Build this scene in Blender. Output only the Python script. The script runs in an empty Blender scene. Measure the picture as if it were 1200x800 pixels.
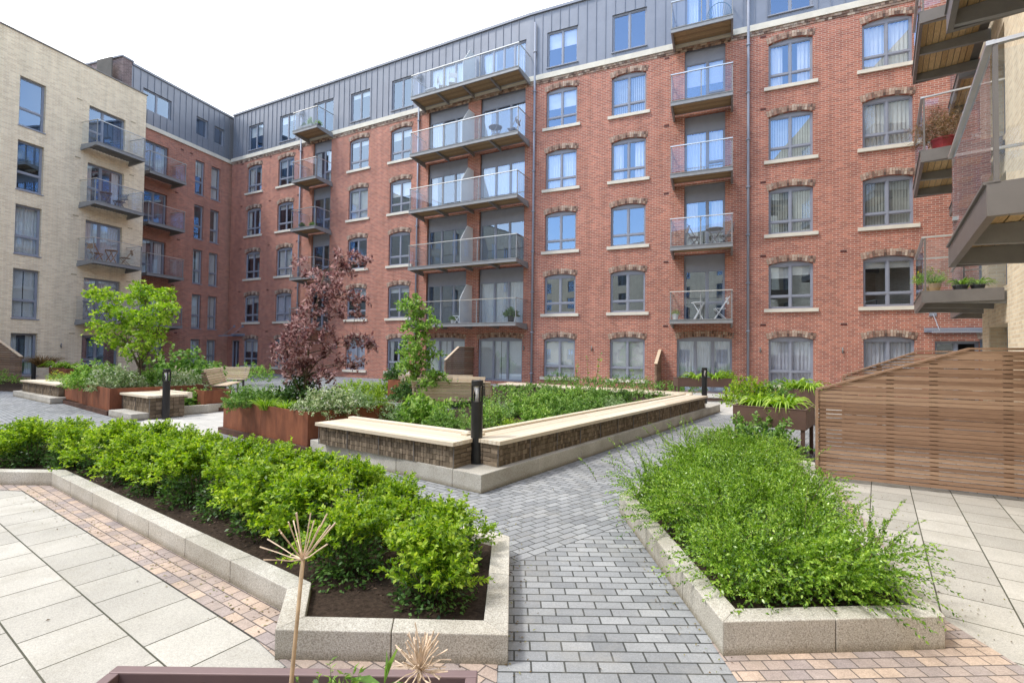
import bpy, bmesh, math, random
import numpy as np
from mathutils import Vector, Matrix
random.seed(7); rng = np.random.default_rng(11)
sc = bpy.context.scene
C = sc.collection
R = math.radians

# ---------------------------------------------------------------- camera geometry (survey of the place)
CH, CF, CP, CR_ = 1.5, 575.0, R(1.37), R(0.714)
def ray(u, v):
    x, y = u-600., 400.-v
    c, s = math.cos(CR_), math.sin(CR_)
    x, y = c*x-s*y, s*x+c*y
    cp, sp = math.cos(CP), math.sin(CP)
    return (x, CF*cp-y*sp, CF*sp+y*cp)
def G(u, v, z=0.):
    r = ray(u, v); t = (z-CH)/r[2]
    return Vector((r[0]*t, r[1]*t, z))
GA = Vector((.5976, .8018, 0)); GB = Vector((-.8018, .5976, 0))      # the axes of the courtyard layout
GANG = math.atan2(GA.y, GA.x)

class Frame:
    def __init__(s, o, ang): s.o = Vector(o); s.a = ang
    def w(s, x, y=0, z=0):
        c, q = math.cos(s.a), math.sin(s.a)
        return Vector((s.o.x+c*x-q*y, s.o.y+q*x+c*y, s.o.z+z))

# ---------------------------------------------------------------- mesh helpers
class MB:
    def __init__(s): s.v = []; s.f = []; s.m = []
    def face(s, pts, mi=0):
        n = len(s.v); s.v += [tuple(p) for p in pts]; s.f.append(tuple(range(n, n+len(pts)))); s.m.append(mi)
    def box(s, x0, x1, y0, y1, z0, z1, mi=0):
        n = len(s.v)
        s.v += [(x0,y0,z0),(x1,y0,z0),(x1,y1,z0),(x0,y1,z0),(x0,y0,z1),(x1,y0,z1),(x1,y1,z1),(x0,y1,z1)]
        for q in ((0,3,2,1),(4,5,6,7),(0,1,5,4),(1,2,6,5),(2,3,7,6),(3,0,4,7)):
            s.f.append(tuple(n+i for i in q)); s.m.append(mi)
    def prism(s, poly, z0, z1, mi=0):
        n = len(s.v); k = len(poly)
        s.v += [(p[0],p[1],z0) for p in poly]+[(p[0],p[1],z1) for p in poly]
        s.f.append(tuple(n+i for i in reversed(range(k)))); s.f.append(tuple(n+k+i for i in range(k))); s.m += [mi,mi]
        for i in range(k):
            j = (i+1) % k; s.f.append((n+i,n+j,n+k+j,n+k+i)); s.m.append(mi)
    def prism_y(s, poly, y0, y1, mi=0):            # polygon in x,z extruded along y
        n = len(s.v); k = len(poly)
        s.v += [(p[0],y0,p[1]) for p in poly]+[(p[0],y1,p[1]) for p in poly]
        s.f.append(tuple(n+i for i in range(k))); s.f.append(tuple(n+k+i for i in reversed(range(k)))); s.m += [mi,mi]
        for i in range(k):
            j = (i+1) % k; s.f.append((n+j,n+i,n+k+i,n+k+j)); s.m.append(mi)
    def obar(s, a, b, w, h, mi=0, up=(0,0,1)):     # bar from a to b
        a, b = Vector(a), Vector(b); d = (b-a).normalized(); u = Vector(up)
        if abs(d.dot(u)) > .97: u = Vector((1,0,0))
        sd = d.cross(u).normalized(); u = sd.cross(d)
        n = len(s.v)
        for p in (a, b):
            for i, j in ((-1,-1),(1,-1),(1,1),(-1,1)): s.v.append(tuple(p+sd*(i*w/2)+u*(j*h/2)))
        for q in ((0,1,2,3),(7,6,5,4),(0,4,5,1),(1,5,6,2),(2,6,7,3),(3,7,4,0)):
            s.f.append(tuple(n+i for i in q)); s.m.append(mi)
    def tube(s, pts, rad, n=6, mi=0):
        pts = [Vector(p) for p in pts]; k = len(pts)
        if not hasattr(rad, '__len__'): rad = [rad]*k
        base = len(s.v); ref = Vector((.3,.9,.1))
        for i, p in enumerate(pts):
            d = (pts[min(i+1,k-1)]-pts[max(i-1,0)]).normalized()
            a = d.cross(ref)
            if a.length < .05: a = d.cross(Vector((1,0,0)))
            a.normalize(); b = d.cross(a)
            for j in range(n):
                t = 2*math.pi*j/n; s.v.append(tuple(p+(a*math.cos(t)+b*math.sin(t))*rad[i]))
        for i in range(k-1):
            for j in range(n):
                q = (j+1) % n; s.f.append((base+i*n+j, base+i*n+q, base+(i+1)*n+q, base+(i+1)*n+j)); s.m.append(mi)
        s.f.append(tuple(base+j for j in reversed(range(n)))); s.f.append(tuple(base+(k-1)*n+j for j in range(n))); s.m += [mi,mi]
    def lathe(s, prof, n=16, c=(0,0,0), mi=0):
        base = len(s.v); k = len(prof)
        for r_, z in prof:
            for j in range(n):
                t = 2*math.pi*j/n; s.v.append((c[0]+r_*math.cos(t), c[1]+r_*math.sin(t), c[2]+z))
        for i in range(k-1):
            for j in range(n):
                q = (j+1) % n; s.f.append((base+i*n+j, base+i*n+q, base+(i+1)*n+q, base+(i+1)*n+j)); s.m.append(mi)
        s.f.append(tuple(base+j for j in reversed(range(n)))); s.f.append(tuple(base+(k-1)*n+j for j in range(n))); s.m += [mi,mi]
    def mesh(s, name, mats, smooth=False):
        me = bpy.data.meshes.new(name); me.from_pydata(s.v, [], s.f)
        for m in (mats if isinstance(mats, (list,tuple)) else [mats]): me.materials.append(m)
        if any(s.m): me.polygons.foreach_set('material_index', s.m)
        if smooth: me.polygons.foreach_set('use_smooth', [True]*len(s.f))
        me.update(); return me
    def build(s, name, mats, parent=None, loc=(0,0,0), rotz=0, smooth=False, bev=0):
        return add(name, s.mesh(name, mats, smooth), parent, loc, rotz, bev)

def add(name, me, parent=None, loc=(0,0,0), rotz=0, bev=0):
    o = bpy.data.objects.new(name, me); C.objects.link(o)
    o.parent = parent; o.location = loc; o.rotation_euler = (0,0,rotz)
    if bev:
        md = o.modifiers.new('bevel', 'BEVEL'); md.width = bev; md.segments = 2; md.limit_method = 'ANGLE'; md.angle_limit = R(40)
    return o
def tag(o, label, cat, group=None):
    o['label'] = label; o['category'] = cat
    if group: o['group'] = group
    return o
def structure(o): o['kind'] = 'structure'; return o
def stuff(o): o['kind'] = 'stuff'; return o
def thing(name, label, cat, loc, rotz=0, group=None):
    o = bpy.data.objects.new(name, None); C.objects.link(o); o.empty_display_size = .1
    o.location = loc; o.rotation_euler = (0,0,rotz); return tag(o, label, cat, group)
def copy_thing(o, loc, rotz, label, group=None, parent=None):
    c = o.copy(); C.objects.link(c)
    if parent is None:
        c.location = loc; c.rotation_euler = (0,0,rotz); c['label'] = label
        if group: c['group'] = group
    else: c.parent = parent
    for ch in list(o.children): copy_thing(ch, None, None, None, None, c)
    return c

# ---------------------------------------------------------------- materials
def lin(r, g, b):
    f = lambda c: (c/255/12.92) if c/255 <= .04045 else ((c/255+.055)/1.055)**2.4
    return (f(r), f(g), f(b), 1)
def new_mat(name):
    m = bpy.data.materials.new(name); m.use_nodes = True
    nt = m.node_tree; b = nt.nodes['Principled BSDF']; return m, nt, b
def N(nt, t, **kw):
    n = nt.nodes.new(t)
    for k, v in kw.items():
        if k in n.inputs: n.inputs[k].default_value = v
        else: setattr(n, k, v)
    return n
def ramp(nt, stops):
    n = nt.nodes.new('ShaderNodeValToRGB'); cr = n.color_ramp
    while len(cr.elements) < len(stops): cr.elements.new(.5)
    for e, (p, c) in zip(cr.elements, stops): e.position = p; e.color = c if len(c) == 4 else (*c, 1)
    return n
def simple(name, col, rough=.6, metal=0., noise=.12, nscale=8., spec=.5, bump=0.):
    m, nt, b = new_mat(name)
    b.inputs['Roughness'].default_value = rough; b.inputs['Metallic'].default_value = metal
    b.inputs['Specular IOR Level'].default_value = spec
    tc = N(nt, 'ShaderNodeTexCoord'); nz = N(nt, 'ShaderNodeTexNoise', Scale=nscale, Detail=5., Roughness=.65)
    nt.links.new(tc.outputs['Object'], nz.inputs['Vector'])
    rp = ramp(nt, [(.25, tuple(c*(1-noise*1.6) for c in col[:3])), (.75, tuple(min(1, c*(1+noise*1.6)) for c in col[:3]))])
    nt.links.new(nz.outputs['Fac'], rp.inputs[0]); nt.links.new(rp.outputs[0], b.inputs['Base Color'])
    if bump:
        bp = N(nt, 'ShaderNodeBump', Strength=.6, Distance=bump); n2 = N(nt, 'ShaderNodeTexNoise', Scale=nscale*9, Detail=3.)
        nt.links.new(tc.outputs['Object'], n2.inputs['Vector']); nt.links.new(n2.outputs['Fac'], bp.inputs['Height']); nt.links.new(bp.outputs[0], b.inputs['Normal'])
    return m
def bricks(name, c1, c2, mortar, bw, rh, ms, off=.5, wall=True, rough=.85, patch=.25, pscale=.35, patchcol=None, bump=.004, speck=0., squash=1., bias=0., streak=0., stain=None):
    m, nt, b = new_mat(name); L = nt.links.new
    b.inputs['Roughness'].default_value = rough; b.inputs['Specular IOR Level'].default_value = .25
    tc = N(nt, 'ShaderNodeTexCoord'); vec = tc.outputs['Object']
    if wall:
        sp = N(nt, 'ShaderNodeSeparateXYZ'); L(vec, sp.inputs[0])
        ad = N(nt, 'ShaderNodeMath', operation='ADD'); L(sp.outputs[0], ad.inputs[0]); L(sp.outputs[1], ad.inputs[1])
        cb = N(nt, 'ShaderNodeCombineXYZ'); L(ad.outputs[0], cb.inputs[0]); L(sp.outputs[2], cb.inputs[1]); vec2 = cb.outputs[0]
    else: vec2 = vec
    br = N(nt, 'ShaderNodeTexBrick', Scale=1., Color1=c1, Color2=c2, Mortar=mortar)
    br.inputs['Brick Width'].default_value = bw; br.inputs['Row Height'].default_value = rh
    br.inputs['Mortar Size'].default_value = ms; br.inputs['Mortar Smooth'].default_value = .15; br.inputs['Bias'].default_value = bias
    br.offset = off; br.squash = squash
    L(vec2, br.inputs['Vector'])
    nz = N(nt, 'ShaderNodeTexNoise', Scale=pscale, Detail=6., Roughness=.7); L(vec, nz.inputs['Vector'])
    mx = N(nt, 'ShaderNodeMix', data_type='RGBA', blend_type='MULTIPLY'); mx.inputs[0].default_value = 1
    rp = ramp(nt, [(.3, (1-patch,)*3), (.7, (1+patch,)*3)]); L(nz.outputs['Fac'], rp.inputs[0])
    L(br.outputs['Color'], mx.inputs[6]); L(rp.outputs[0], mx.inputs[7]); col = mx.outputs[2]
    n3 = N(nt, 'ShaderNodeTexNoise', Scale=60., Detail=4., Roughness=.8); L(vec, n3.inputs['Vector'])
    r3 = ramp(nt, [(.25, (.72,)*3), (.75, (1.25,)*3)]); L(n3.outputs['Fac'], r3.inputs[0])
    m3 = N(nt, 'ShaderNodeMix', data_type='RGBA', blend_type='MULTIPLY'); m3.inputs[0].default_value = .5 if wall else .8
    L(col, m3.inputs[6]); L(r3.outputs[0], m3.inputs[7]); col = m3.outputs[2]
    if patchcol:
        n4 = N(nt, 'ShaderNodeTexNoise', Scale=.9, Detail=7., Roughness=.75); L(vec, n4.inputs['Vector'])
        r4 = ramp(nt, [(.58, (0,0,0)), (.72, (.35,.35,.35))]); L(n4.outputs['Fac'], r4.inputs[0])
        m4 = N(nt, 'ShaderNodeMix', data_type='RGBA'); L(r4.outputs[0], m4.inputs[0]); L(col, m4.inputs[6]); m4.inputs[7].default_value = patchcol; col = m4.outputs[2]
    if streak:
        mp = N(nt, 'ShaderNodeMapping'); mp.inputs['Scale'].default_value = (2.6,2.6,.16); L(vec, mp.inputs[0])
        n6 = N(nt, 'ShaderNodeTexNoise', Scale=1., Detail=6., Roughness=.7); L(mp.outputs[0], n6.inputs['Vector'])
        r6 = ramp(nt, [(.32, (1-streak,)*3), (.62, (1+streak*.4,)*3)]); L(n6.outputs['Fac'], r6.inputs[0])
        m6 = N(nt, 'ShaderNodeMix', data_type='RGBA', blend_type='MULTIPLY'); m6.inputs[0].default_value = 1
        L(col, m6.inputs[6]); L(r6.outputs[0], m6.inputs[7]); col = m6.outputs[2]
    if stain:
        n7 = N(nt, 'ShaderNodeTexNoise', Scale=2.3, Detail=9., Roughness=.75); L(vec, n7.inputs['Vector'])
        r7 = ramp(nt, [(.50, (0,0,0)), (.78, (.55,.55,.55))]); L(n7.outputs['Fac'], r7.inputs[0])
        m7 = N(nt, 'ShaderNodeMix', data_type='RGBA'); L(r7.outputs[0], m7.inputs[0]); L(col, m7.inputs[6]); m7.inputs[7].default_value = stain; col = m7.outputs[2]
    if speck:
        n5 = N(nt, 'ShaderNodeTexNoise', Scale=170., Detail=2.); L(vec, n5.inputs['Vector'])
        r5 = ramp(nt, [(.3, (1-speck,)*3), (.7, (1+speck,)*3)]); L(n5.outputs['Fac'], r5.inputs[0])
        m5 = N(nt, 'ShaderNodeMix', data_type='RGBA', blend_type='MULTIPLY'); m5.inputs[0].default_value = 1
        L(col, m5.inputs[6]); L(r5.outputs[0], m5.inputs[7]); col = m5.outputs[2]
    L(col, b.inputs['Base Color'])
    if bump:
        bp = N(nt, 'ShaderNodeBump', Strength=.8, Distance=bump); inv = N(nt, 'ShaderNodeMath', operation='SUBTRACT'); inv.inputs[0].default_value = 1
        L(br.outputs['Fac'], inv.inputs[1])
        a2 = N(nt, 'ShaderNodeMath', operation='MULTIPLY_ADD'); L(n3.outputs['Fac'], a2.inputs[0]); a2.inputs[1].default_value = .35; L(inv.outputs[0], a2.inputs[2])
        L(a2.outputs[0], bp.inputs['Height']); L(bp.outputs[0], b.inputs['Normal'])
    return m
def island(name, stops, rough=.8, spec=.3, noise=0., nscale=20., stretch=None, bump=0.):
    m, nt, b = new_mat(name); L = nt.links.new
    b.inputs['Roughness'].default_value = rough; b.inputs['Specular IOR Level'].default_value = spec
    g = N(nt, 'ShaderNodeNewGeometry'); rp = ramp(nt, stops); L(g.outputs['Random Per Island'], rp.inputs[0]); col = rp.outputs[0]
    if noise:
        tc = N(nt, 'ShaderNodeTexCoord'); mp = N(nt, 'ShaderNodeMapping'); L(tc.outputs['Object'], mp.inputs[0])
        if stretch: mp.inputs['Scale'].default_value = stretch
        nz = N(nt, 'ShaderNodeTexNoise', Scale=nscale, Detail=6., Roughness=.7); L(mp.outputs[0], nz.inputs['Vector'])
        r2 = ramp(nt, [(.25, (1-noise,)*3), (.75, (1+noise,)*3)]); L(nz.outputs['Fac'], r2.inputs[0])
        mx = N(nt, 'ShaderNodeMix', data_type='RGBA', blend_type='MULTIPLY'); mx.inputs[0].default_value = 1
        L(col, mx.inputs[6]); L(r2.outputs[0], mx.inputs[7]); col = mx.outputs[2]
        if bump:
            bp = N(nt, 'ShaderNodeBump', Strength=.6, Distance=bump); L(nz.outputs['Fac'], bp.inputs['Height']); L(bp.outputs[0], b.inputs['Normal'])
    L(col, b.inputs['Base Color']); return m
def leafmat(name, dark, mid, light, trans=.35, rough=.42, spec=.4):
    m, nt, b = new_mat(name); L = nt.links.new
    g = N(nt, 'ShaderNodeNewGeometry'); tc = N(nt, 'ShaderNodeTexCoord')
    nz = N(nt, 'ShaderNodeTexNoise', Scale=4., Detail=3.); L(tc.outputs['Object'], nz.inputs['Vector'])
    ma = N(nt, 'ShaderNodeMath', operation='MULTIPLY_ADD'); L(nz.outputs['Fac'], ma.inputs[0]); ma.inputs[1].default_value = .9
    m2 = N(nt, 'ShaderNodeMath', operation='MULTIPLY_ADD'); L(g.outputs['Random Per Island'], m2.inputs[0]); m2.inputs[1].default_value = .75; m2.inputs[2].default_value = -.32
    L(m2.outputs[0], ma.inputs[2])
    rp = ramp(nt, [(.08, dark), (.45, mid), (.9, light)]); L(ma.outputs[0], rp.inputs[0])
    L(rp.outputs[0], b.inputs['Base Color']); b.inputs['Roughness'].default_value = rough; b.inputs['Specular IOR Level'].default_value = spec
    tr = N(nt, 'ShaderNodeBsdfTranslucent'); hs = N(nt, 'ShaderNodeHueSaturation', Saturation=1.1, Value=1.35); L(rp.outputs[0], hs.inputs['Color']); L(hs.outputs[0], tr.inputs[0])
    mx = N(nt, 'ShaderNodeMixShader'); mx.inputs[0].default_value = trans
    L(b.outputs[0], mx.inputs[1]); L(tr.outputs[0], mx.inputs[2]); L(mx.outputs[0], nt.nodes['Material Output'].inputs[0])
    return m
def glassmat(name, tint, refl, base_refl, gl=(1,1,1,1), rough=0., wavy=True):
    m, nt, b = new_mat(name); L = nt.links.new; nt.nodes.remove(b)
    t = N(nt, 'ShaderNodeBsdfTransparent'); t.inputs[0].default_value = tint
    g = N(nt, 'ShaderNodeBsdfGlossy'); g.inputs['Roughness'].default_value = rough; g.inputs['Color'].default_value = gl
    lw = N(nt, 'ShaderNodeLayerWeight', Blend=.5); pw = N(nt, 'ShaderNodeMath', operation='POWER'); L(lw.outputs['Facing'], pw.inputs[0]); pw.inputs[1].default_value = 4.
    ma = N(nt, 'ShaderNodeMath', operation='MULTIPLY_ADD'); L(pw.outputs[0], ma.inputs[0]); ma.inputs[1].default_value = refl; ma.inputs[2].default_value = base_refl; ma.use_clamp = True
    if wavy:
        tc = N(nt, 'ShaderNodeTexCoord'); nz = N(nt, 'ShaderNodeTexNoise', Scale=1.3, Detail=1.); L(tc.outputs['Object'], nz.inputs['Vector'])
        bp = N(nt, 'ShaderNodeBump', Strength=.03, Distance=.02); L(nz.outputs['Fac'], bp.inputs['Height']); L(bp.outputs[0], g.inputs['Normal'])
    mx = N(nt, 'ShaderNodeMixShader'); L(ma.outputs[0], mx.inputs[0]); L(t.outputs[0], mx.inputs[1]); L(g.outputs[0], mx.inputs[2])
    L(mx.outputs[0], nt.nodes['Material Output'].inputs[0]); return m
def corten(name):
    m, nt, b = new_mat(name); L = nt.links.new
    tc = N(nt, 'ShaderNodeTexCoord'); mp = N(nt, 'ShaderNodeMapping'); mp.inputs['Scale'].default_value = (1,1,.35); L(tc.outputs['Object'], mp.inputs[0])
    nz = N(nt, 'ShaderNodeTexNoise', Scale=5., Detail=8., Roughness=.7); L(mp.outputs[0], nz.inputs['Vector'])
    rp = ramp(nt, [(.2, (.07,.028,.018)), (.5, (.20,.07,.035)), (.8, (.31,.115,.055))]); L(nz.outputs['Fac'], rp.inputs[0]); L(rp.outputs[0], b.inputs['Base Color'])
    b.inputs['Roughness'].default_value = .7; b.inputs['Specular IOR Level'].default_value = .3; return m

M = {}
M['red'] = bricks('red_brick', (.50,.187,.126,1), (.315,.114,.085,1), (.54,.43,.355,1), .225, .075, .008, patch=.13, streak=.17, patchcol=(.50,.30,.24,1))
M['cream'] = bricks('cream_brick', (.88,.735,.53,1), (.71,.565,.39,1), (.83,.745,.60,1), .225, .075, .009, patch=.06, streak=.12)
M['dark_brick'] = bricks('purple_brick', (.25,.17,.17,1), (.13,.09,.09,1), (.4,.36,.34,1), .225, .075, .007, patch=.3)
M['setts'] = bricks('grey_setts', (.325,.335,.345,1), (.21,.22,.232,1), (.06,.063,.06,1), .162, .083, .0048, wall=False, stain=(.36,.345,.31,1), patch=.2, pscale=.8, bump=.006, speck=.12)
M['slabs'] = bricks('concrete_slabs', (.47,.45,.405,1), (.37,.355,.32,1), (.075,.075,.055,1), .362, .358, .0045, wall=False, stain=(.27,.25,.20,1), patch=.12, pscale=1.5, bump=.003, speck=.16, rough=.8)
M['tumbled'] = bricks('tumbled_border', (.50,.385,.30,1), (.31,.265,.255,1), (.13,.11,.10,1), .112, .074, .0035, wall=False, patch=.25, pscale=3., bump=.006, speck=.15, stain=(.30,.26,.21,1))
M['palepave'] = bricks('pale_paving', (.55,.53,.49,1), (.46,.45,.42,1), (.3,.29,.26,1), .362, .358, .004, wall=False, patch=.1, pscale=1.)
M['granite'] = simple('granite_kerb', (.47,.45,.38), .8, noise=.12, nscale=60., spec=.3, bump=.002)
def granite():
    m, nt, b = new_mat('granite_aggregate'); L = nt.links.new
    tc = N(nt, 'ShaderNodeTexCoord'); v = N(nt, 'ShaderNodeTexNoise', Scale=150., Detail=3., Roughness=.8); L(tc.outputs['Object'], v.inputs['Vector'])
    rp = ramp(nt, [(.3, (.20,.18,.155)), (.5, (.47,.45,.405)), (.72, (.74,.73,.69))]); L(v.outputs['Fac'], rp.inputs[0])
    n2 = N(nt, 'ShaderNodeTexNoise', Scale=2.5, Detail=5.); L(tc.outputs['Object'], n2.inputs['Vector'])
    r2 = ramp(nt, [(.3, (.78,.76,.72)), (.7, (1.1,1.1,1.1))]); L(n2.outputs['Fac'], r2.inputs[0])
    g = N(nt, 'ShaderNodeNewGeometry'); r3 = ramp(nt, [(0, (.9,.9,.9)), (1, (1.08,1.07,1.05))]); L(g.outputs['Random Per Island'], r3.inputs[0])
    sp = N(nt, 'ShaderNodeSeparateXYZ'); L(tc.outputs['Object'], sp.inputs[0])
    mz = ramp(nt, [(.0, (.52,.48,.4)), (.06, (1,1,1))]); L(sp.outputs[2], mz.inputs[0])       # darker and browner towards the foot of the kerb
    col = rp.outputs[0]
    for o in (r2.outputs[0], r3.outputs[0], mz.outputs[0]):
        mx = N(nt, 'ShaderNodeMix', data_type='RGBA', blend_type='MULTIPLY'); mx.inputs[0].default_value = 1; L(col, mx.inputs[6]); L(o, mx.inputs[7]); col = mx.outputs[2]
    L(col, b.inputs['Base Color']); b.inputs['Roughness'].default_value = .85; b.inputs['Specular IOR Level'].default_value = .25
    bp = N(nt, 'ShaderNodeBump', Strength=.5, Distance=.003); L(v.outputs['Fac'], bp.inputs['Height']); L(bp.outputs[0], b.inputs['Normal'])
    return m
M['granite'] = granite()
M['soil'] = simple('bark_soil', (.055,.038,.028), .95, noise=.45, nscale=45., spec=.15, bump=.03)
M['gravel'] = simple('gravel', (.36,.32,.27), .9, noise=.4, nscale=70., bump=.01)
M['zinc'] = simple('zinc_cladding', (.22,.235,.275), .42, .25, .07, 1.2)
M['frame'] = simple('window_frame_grey', (.27,.29,.35), .45, 0, .05, 3.)
M['panelgrey'] = simple('infill_panel_grey', (.20,.20,.195), .5, 0, .06, 2.)
M['steel'] = simple('balcony_steel_grey', (.27,.275,.28), .5, .2, .1, 3.)
M['dsteel'] = simple('dark_steel', (.16,.15,.145), .38, .2, .1, 3.)
M['rail'] = simple('brushed_handrail', (.62,.62,.60), .32, .85, .06, 4.)
M['stone'] = simple('sill_stone', (.66,.62,.53), .75, 0, .08, 2.)
M['capstone'] = simple('bleached_bench_slats', (.70,.62,.49), .7, 0, .08, 3.)
M['white'] = simple('white_panel', (.74,.76,.76), .5, 0, .04, 2.)
M['interior'] = simple('room_dark', (.11,.10,.09), .9, 0, .3, .6)
M['curtain'] = simple('curtain_cloth', (.92,.91,.90), .9, 0, .04, 3.)
M['curtblue'] = simple('lilac_curtain', (.78,.78,.88), .9, 0, .06, 3.)
M['blind'] = simple('roller_blind', (.93,.93,.91), .85, 0, .04, 3.)
M['vblind'] = simple('vertical_blind', (.62,.62,.56), .85, 0, .1, 3.)
M['glass'] = glassmat('window_glass', (.86,.89,.90,1), 1., .29, (.54,.73,1,1))
M['balglass'] = glassmat('balustrade_glass', (.89,.925,.96,1), .8, .085, (.70,.82,1,1), 0., False)
M['black'] = simple('bollard_black', (.022,.022,.024), .38, .3, .1, 5.)
M['lens'] = simple('bollard_lens', (.82,.80,.78), .2, 0, .03, 4.)
M['corten'] = corten('corten_steel')
M['brownmetal'] = simple('brown_powder_coat', (.13,.075,.06), .45, .1, .1, 4.)
M['purplemetal'] = simple('plum_powder_coat', (.185,.125,.125), .4, .1, .06, 5.)
M['cedar'] = island('cedar_slats', [(0, (.21,.125,.08)), (.5, (.29,.18,.118)), (1, (.37,.245,.165))], .7, .3, .35, 5., (1.2,30,30))
M['darkcedar'] = island('dark_cedar', [(0, (.19,.125,.085)), (1, (.31,.205,.14))], .75, .3, .3, 5., (1.5,20,20))  # darker cedar tone for battens, wall screens and bench end panels
M['oak'] = island('bleached_timber', [(0, (.46,.35,.24)), (.5, (.56,.44,.31)), (1, (.66,.54,.40))], .7, .3, .25, 5., (1.5,30,30))
M['joist'] = island('soffit_timber', [(0, (.27,.18,.10)), (1, (.43,.30,.165))], .75, .3, .45, 4., (2,24,10))
M['joist_pale'] = island('pale_soffit_timber', [(0, (.44,.29,.14)), (1, (.62,.44,.24))], .75, .3, .4, 4., (2,24,10))
M['gabion'] = island('gabion_bricks', [(0, (.11,.085,.06)), (.5, (.17,.132,.094)), (1, (.25,.195,.14))], .9, .2, .3, 30.)
M['arch'] = island('weathered_arch_bricks', [(0, (.10,.07,.06)), (.25, (.26,.17,.13)), (.5, (.42,.31,.24)), (.7, (.25,.19,.16)), (.88, (.54,.45,.36)), (1, (.32,.16,.12))], .9, .2, .25, 30.)
M['bark'] = simple('bark', (.15,.115,.085), .9, 0, .3, 30., .2, .01)
M['stalk'] = simple('dry_stalk', (.46,.33,.20), .8, 0, .2, 25.)
M['greenstem'] = simple('green_stem', (.13,.19,.05), .7, 0, .2, 20.)
M['pot'] = simple('terracotta_pot', (.50,.33,.17), .8, 0, .15, 8.)
M['whitepot'] = simple('white_pot', (.72,.70,.66), .5, 0, .05, 8.)
M['redpot'] = simple('red_pot', (.42,.04,.05), .45, 0, .1, 8.)
M['darkpot'] = simple('dark_pot', (.05,.05,.055), .5, 0, .1, 8.)
M['teak'] = simple('teak', (.34,.19,.09), .6, 0, .25, 14.)
M['greyfurn'] = simple('grey_furniture', (.20,.19,.21), .5, .1, .1, 8.)
M['whitefurn'] = simple('white_furniture', (.72,.73,.74), .45, 0, .05, 8.)
M['tealwire'] = simple('teal_wire', (.02,.13,.20), .45, 0, .1, 8.)
LF = {
 'lime': leafmat('box_honeysuckle_leaf', (.052,.13,.012), (.24,.405,.028), (.53,.66,.095), .44),
 'hedge': leafmat('small_hedge_leaf', (.04,.105,.010), (.175,.34,.028), (.44,.62,.11), .38, .3, .6),
 'maple': leafmat('green_maple_leaf', (.08,.18,.015), (.25,.42,.035), (.48,.62,.10), .45),
 'purple': leafmat('purple_maple_leaf', (.055,.02,.024), (.23,.105,.105), (.60,.41,.40), .42),
 'fresh': leafmat('fresh_leaf', (.07,.17,.025), (.22,.40,.065), (.46,.62,.18), .4),
 'mid': leafmat('mid_green_leaf', (.04,.11,.02), (.14,.28,.05), (.32,.48,.13), .38),
 'silver': leafmat('silver_leaf', (.10,.20,.06), (.27,.40,.16), (.56,.68,.42), .3),
 'pale': leafmat('variegated_leaf', (.07,.15,.03), (.28,.40,.15), (.68,.72,.50), .25),
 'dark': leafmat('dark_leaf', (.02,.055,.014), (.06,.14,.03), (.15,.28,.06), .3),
 'strap': leafmat('strap_leaf', (.07,.17,.014), (.24,.42,.035), (.48,.64,.11), .4),
 'bronze': leafmat('bronze_grass', (.07,.045,.02), (.18,.115,.05), (.32,.21,.10), .25),
 'yellow': leafmat('yellow_petal', (.30,.26,.02), (.55,.48,.03), (.75,.66,.08), .3),
 'white': leafmat('white_petal', (.5,.5,.48), (.7,.7,.68), (.85,.85,.82), .3),
}

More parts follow.
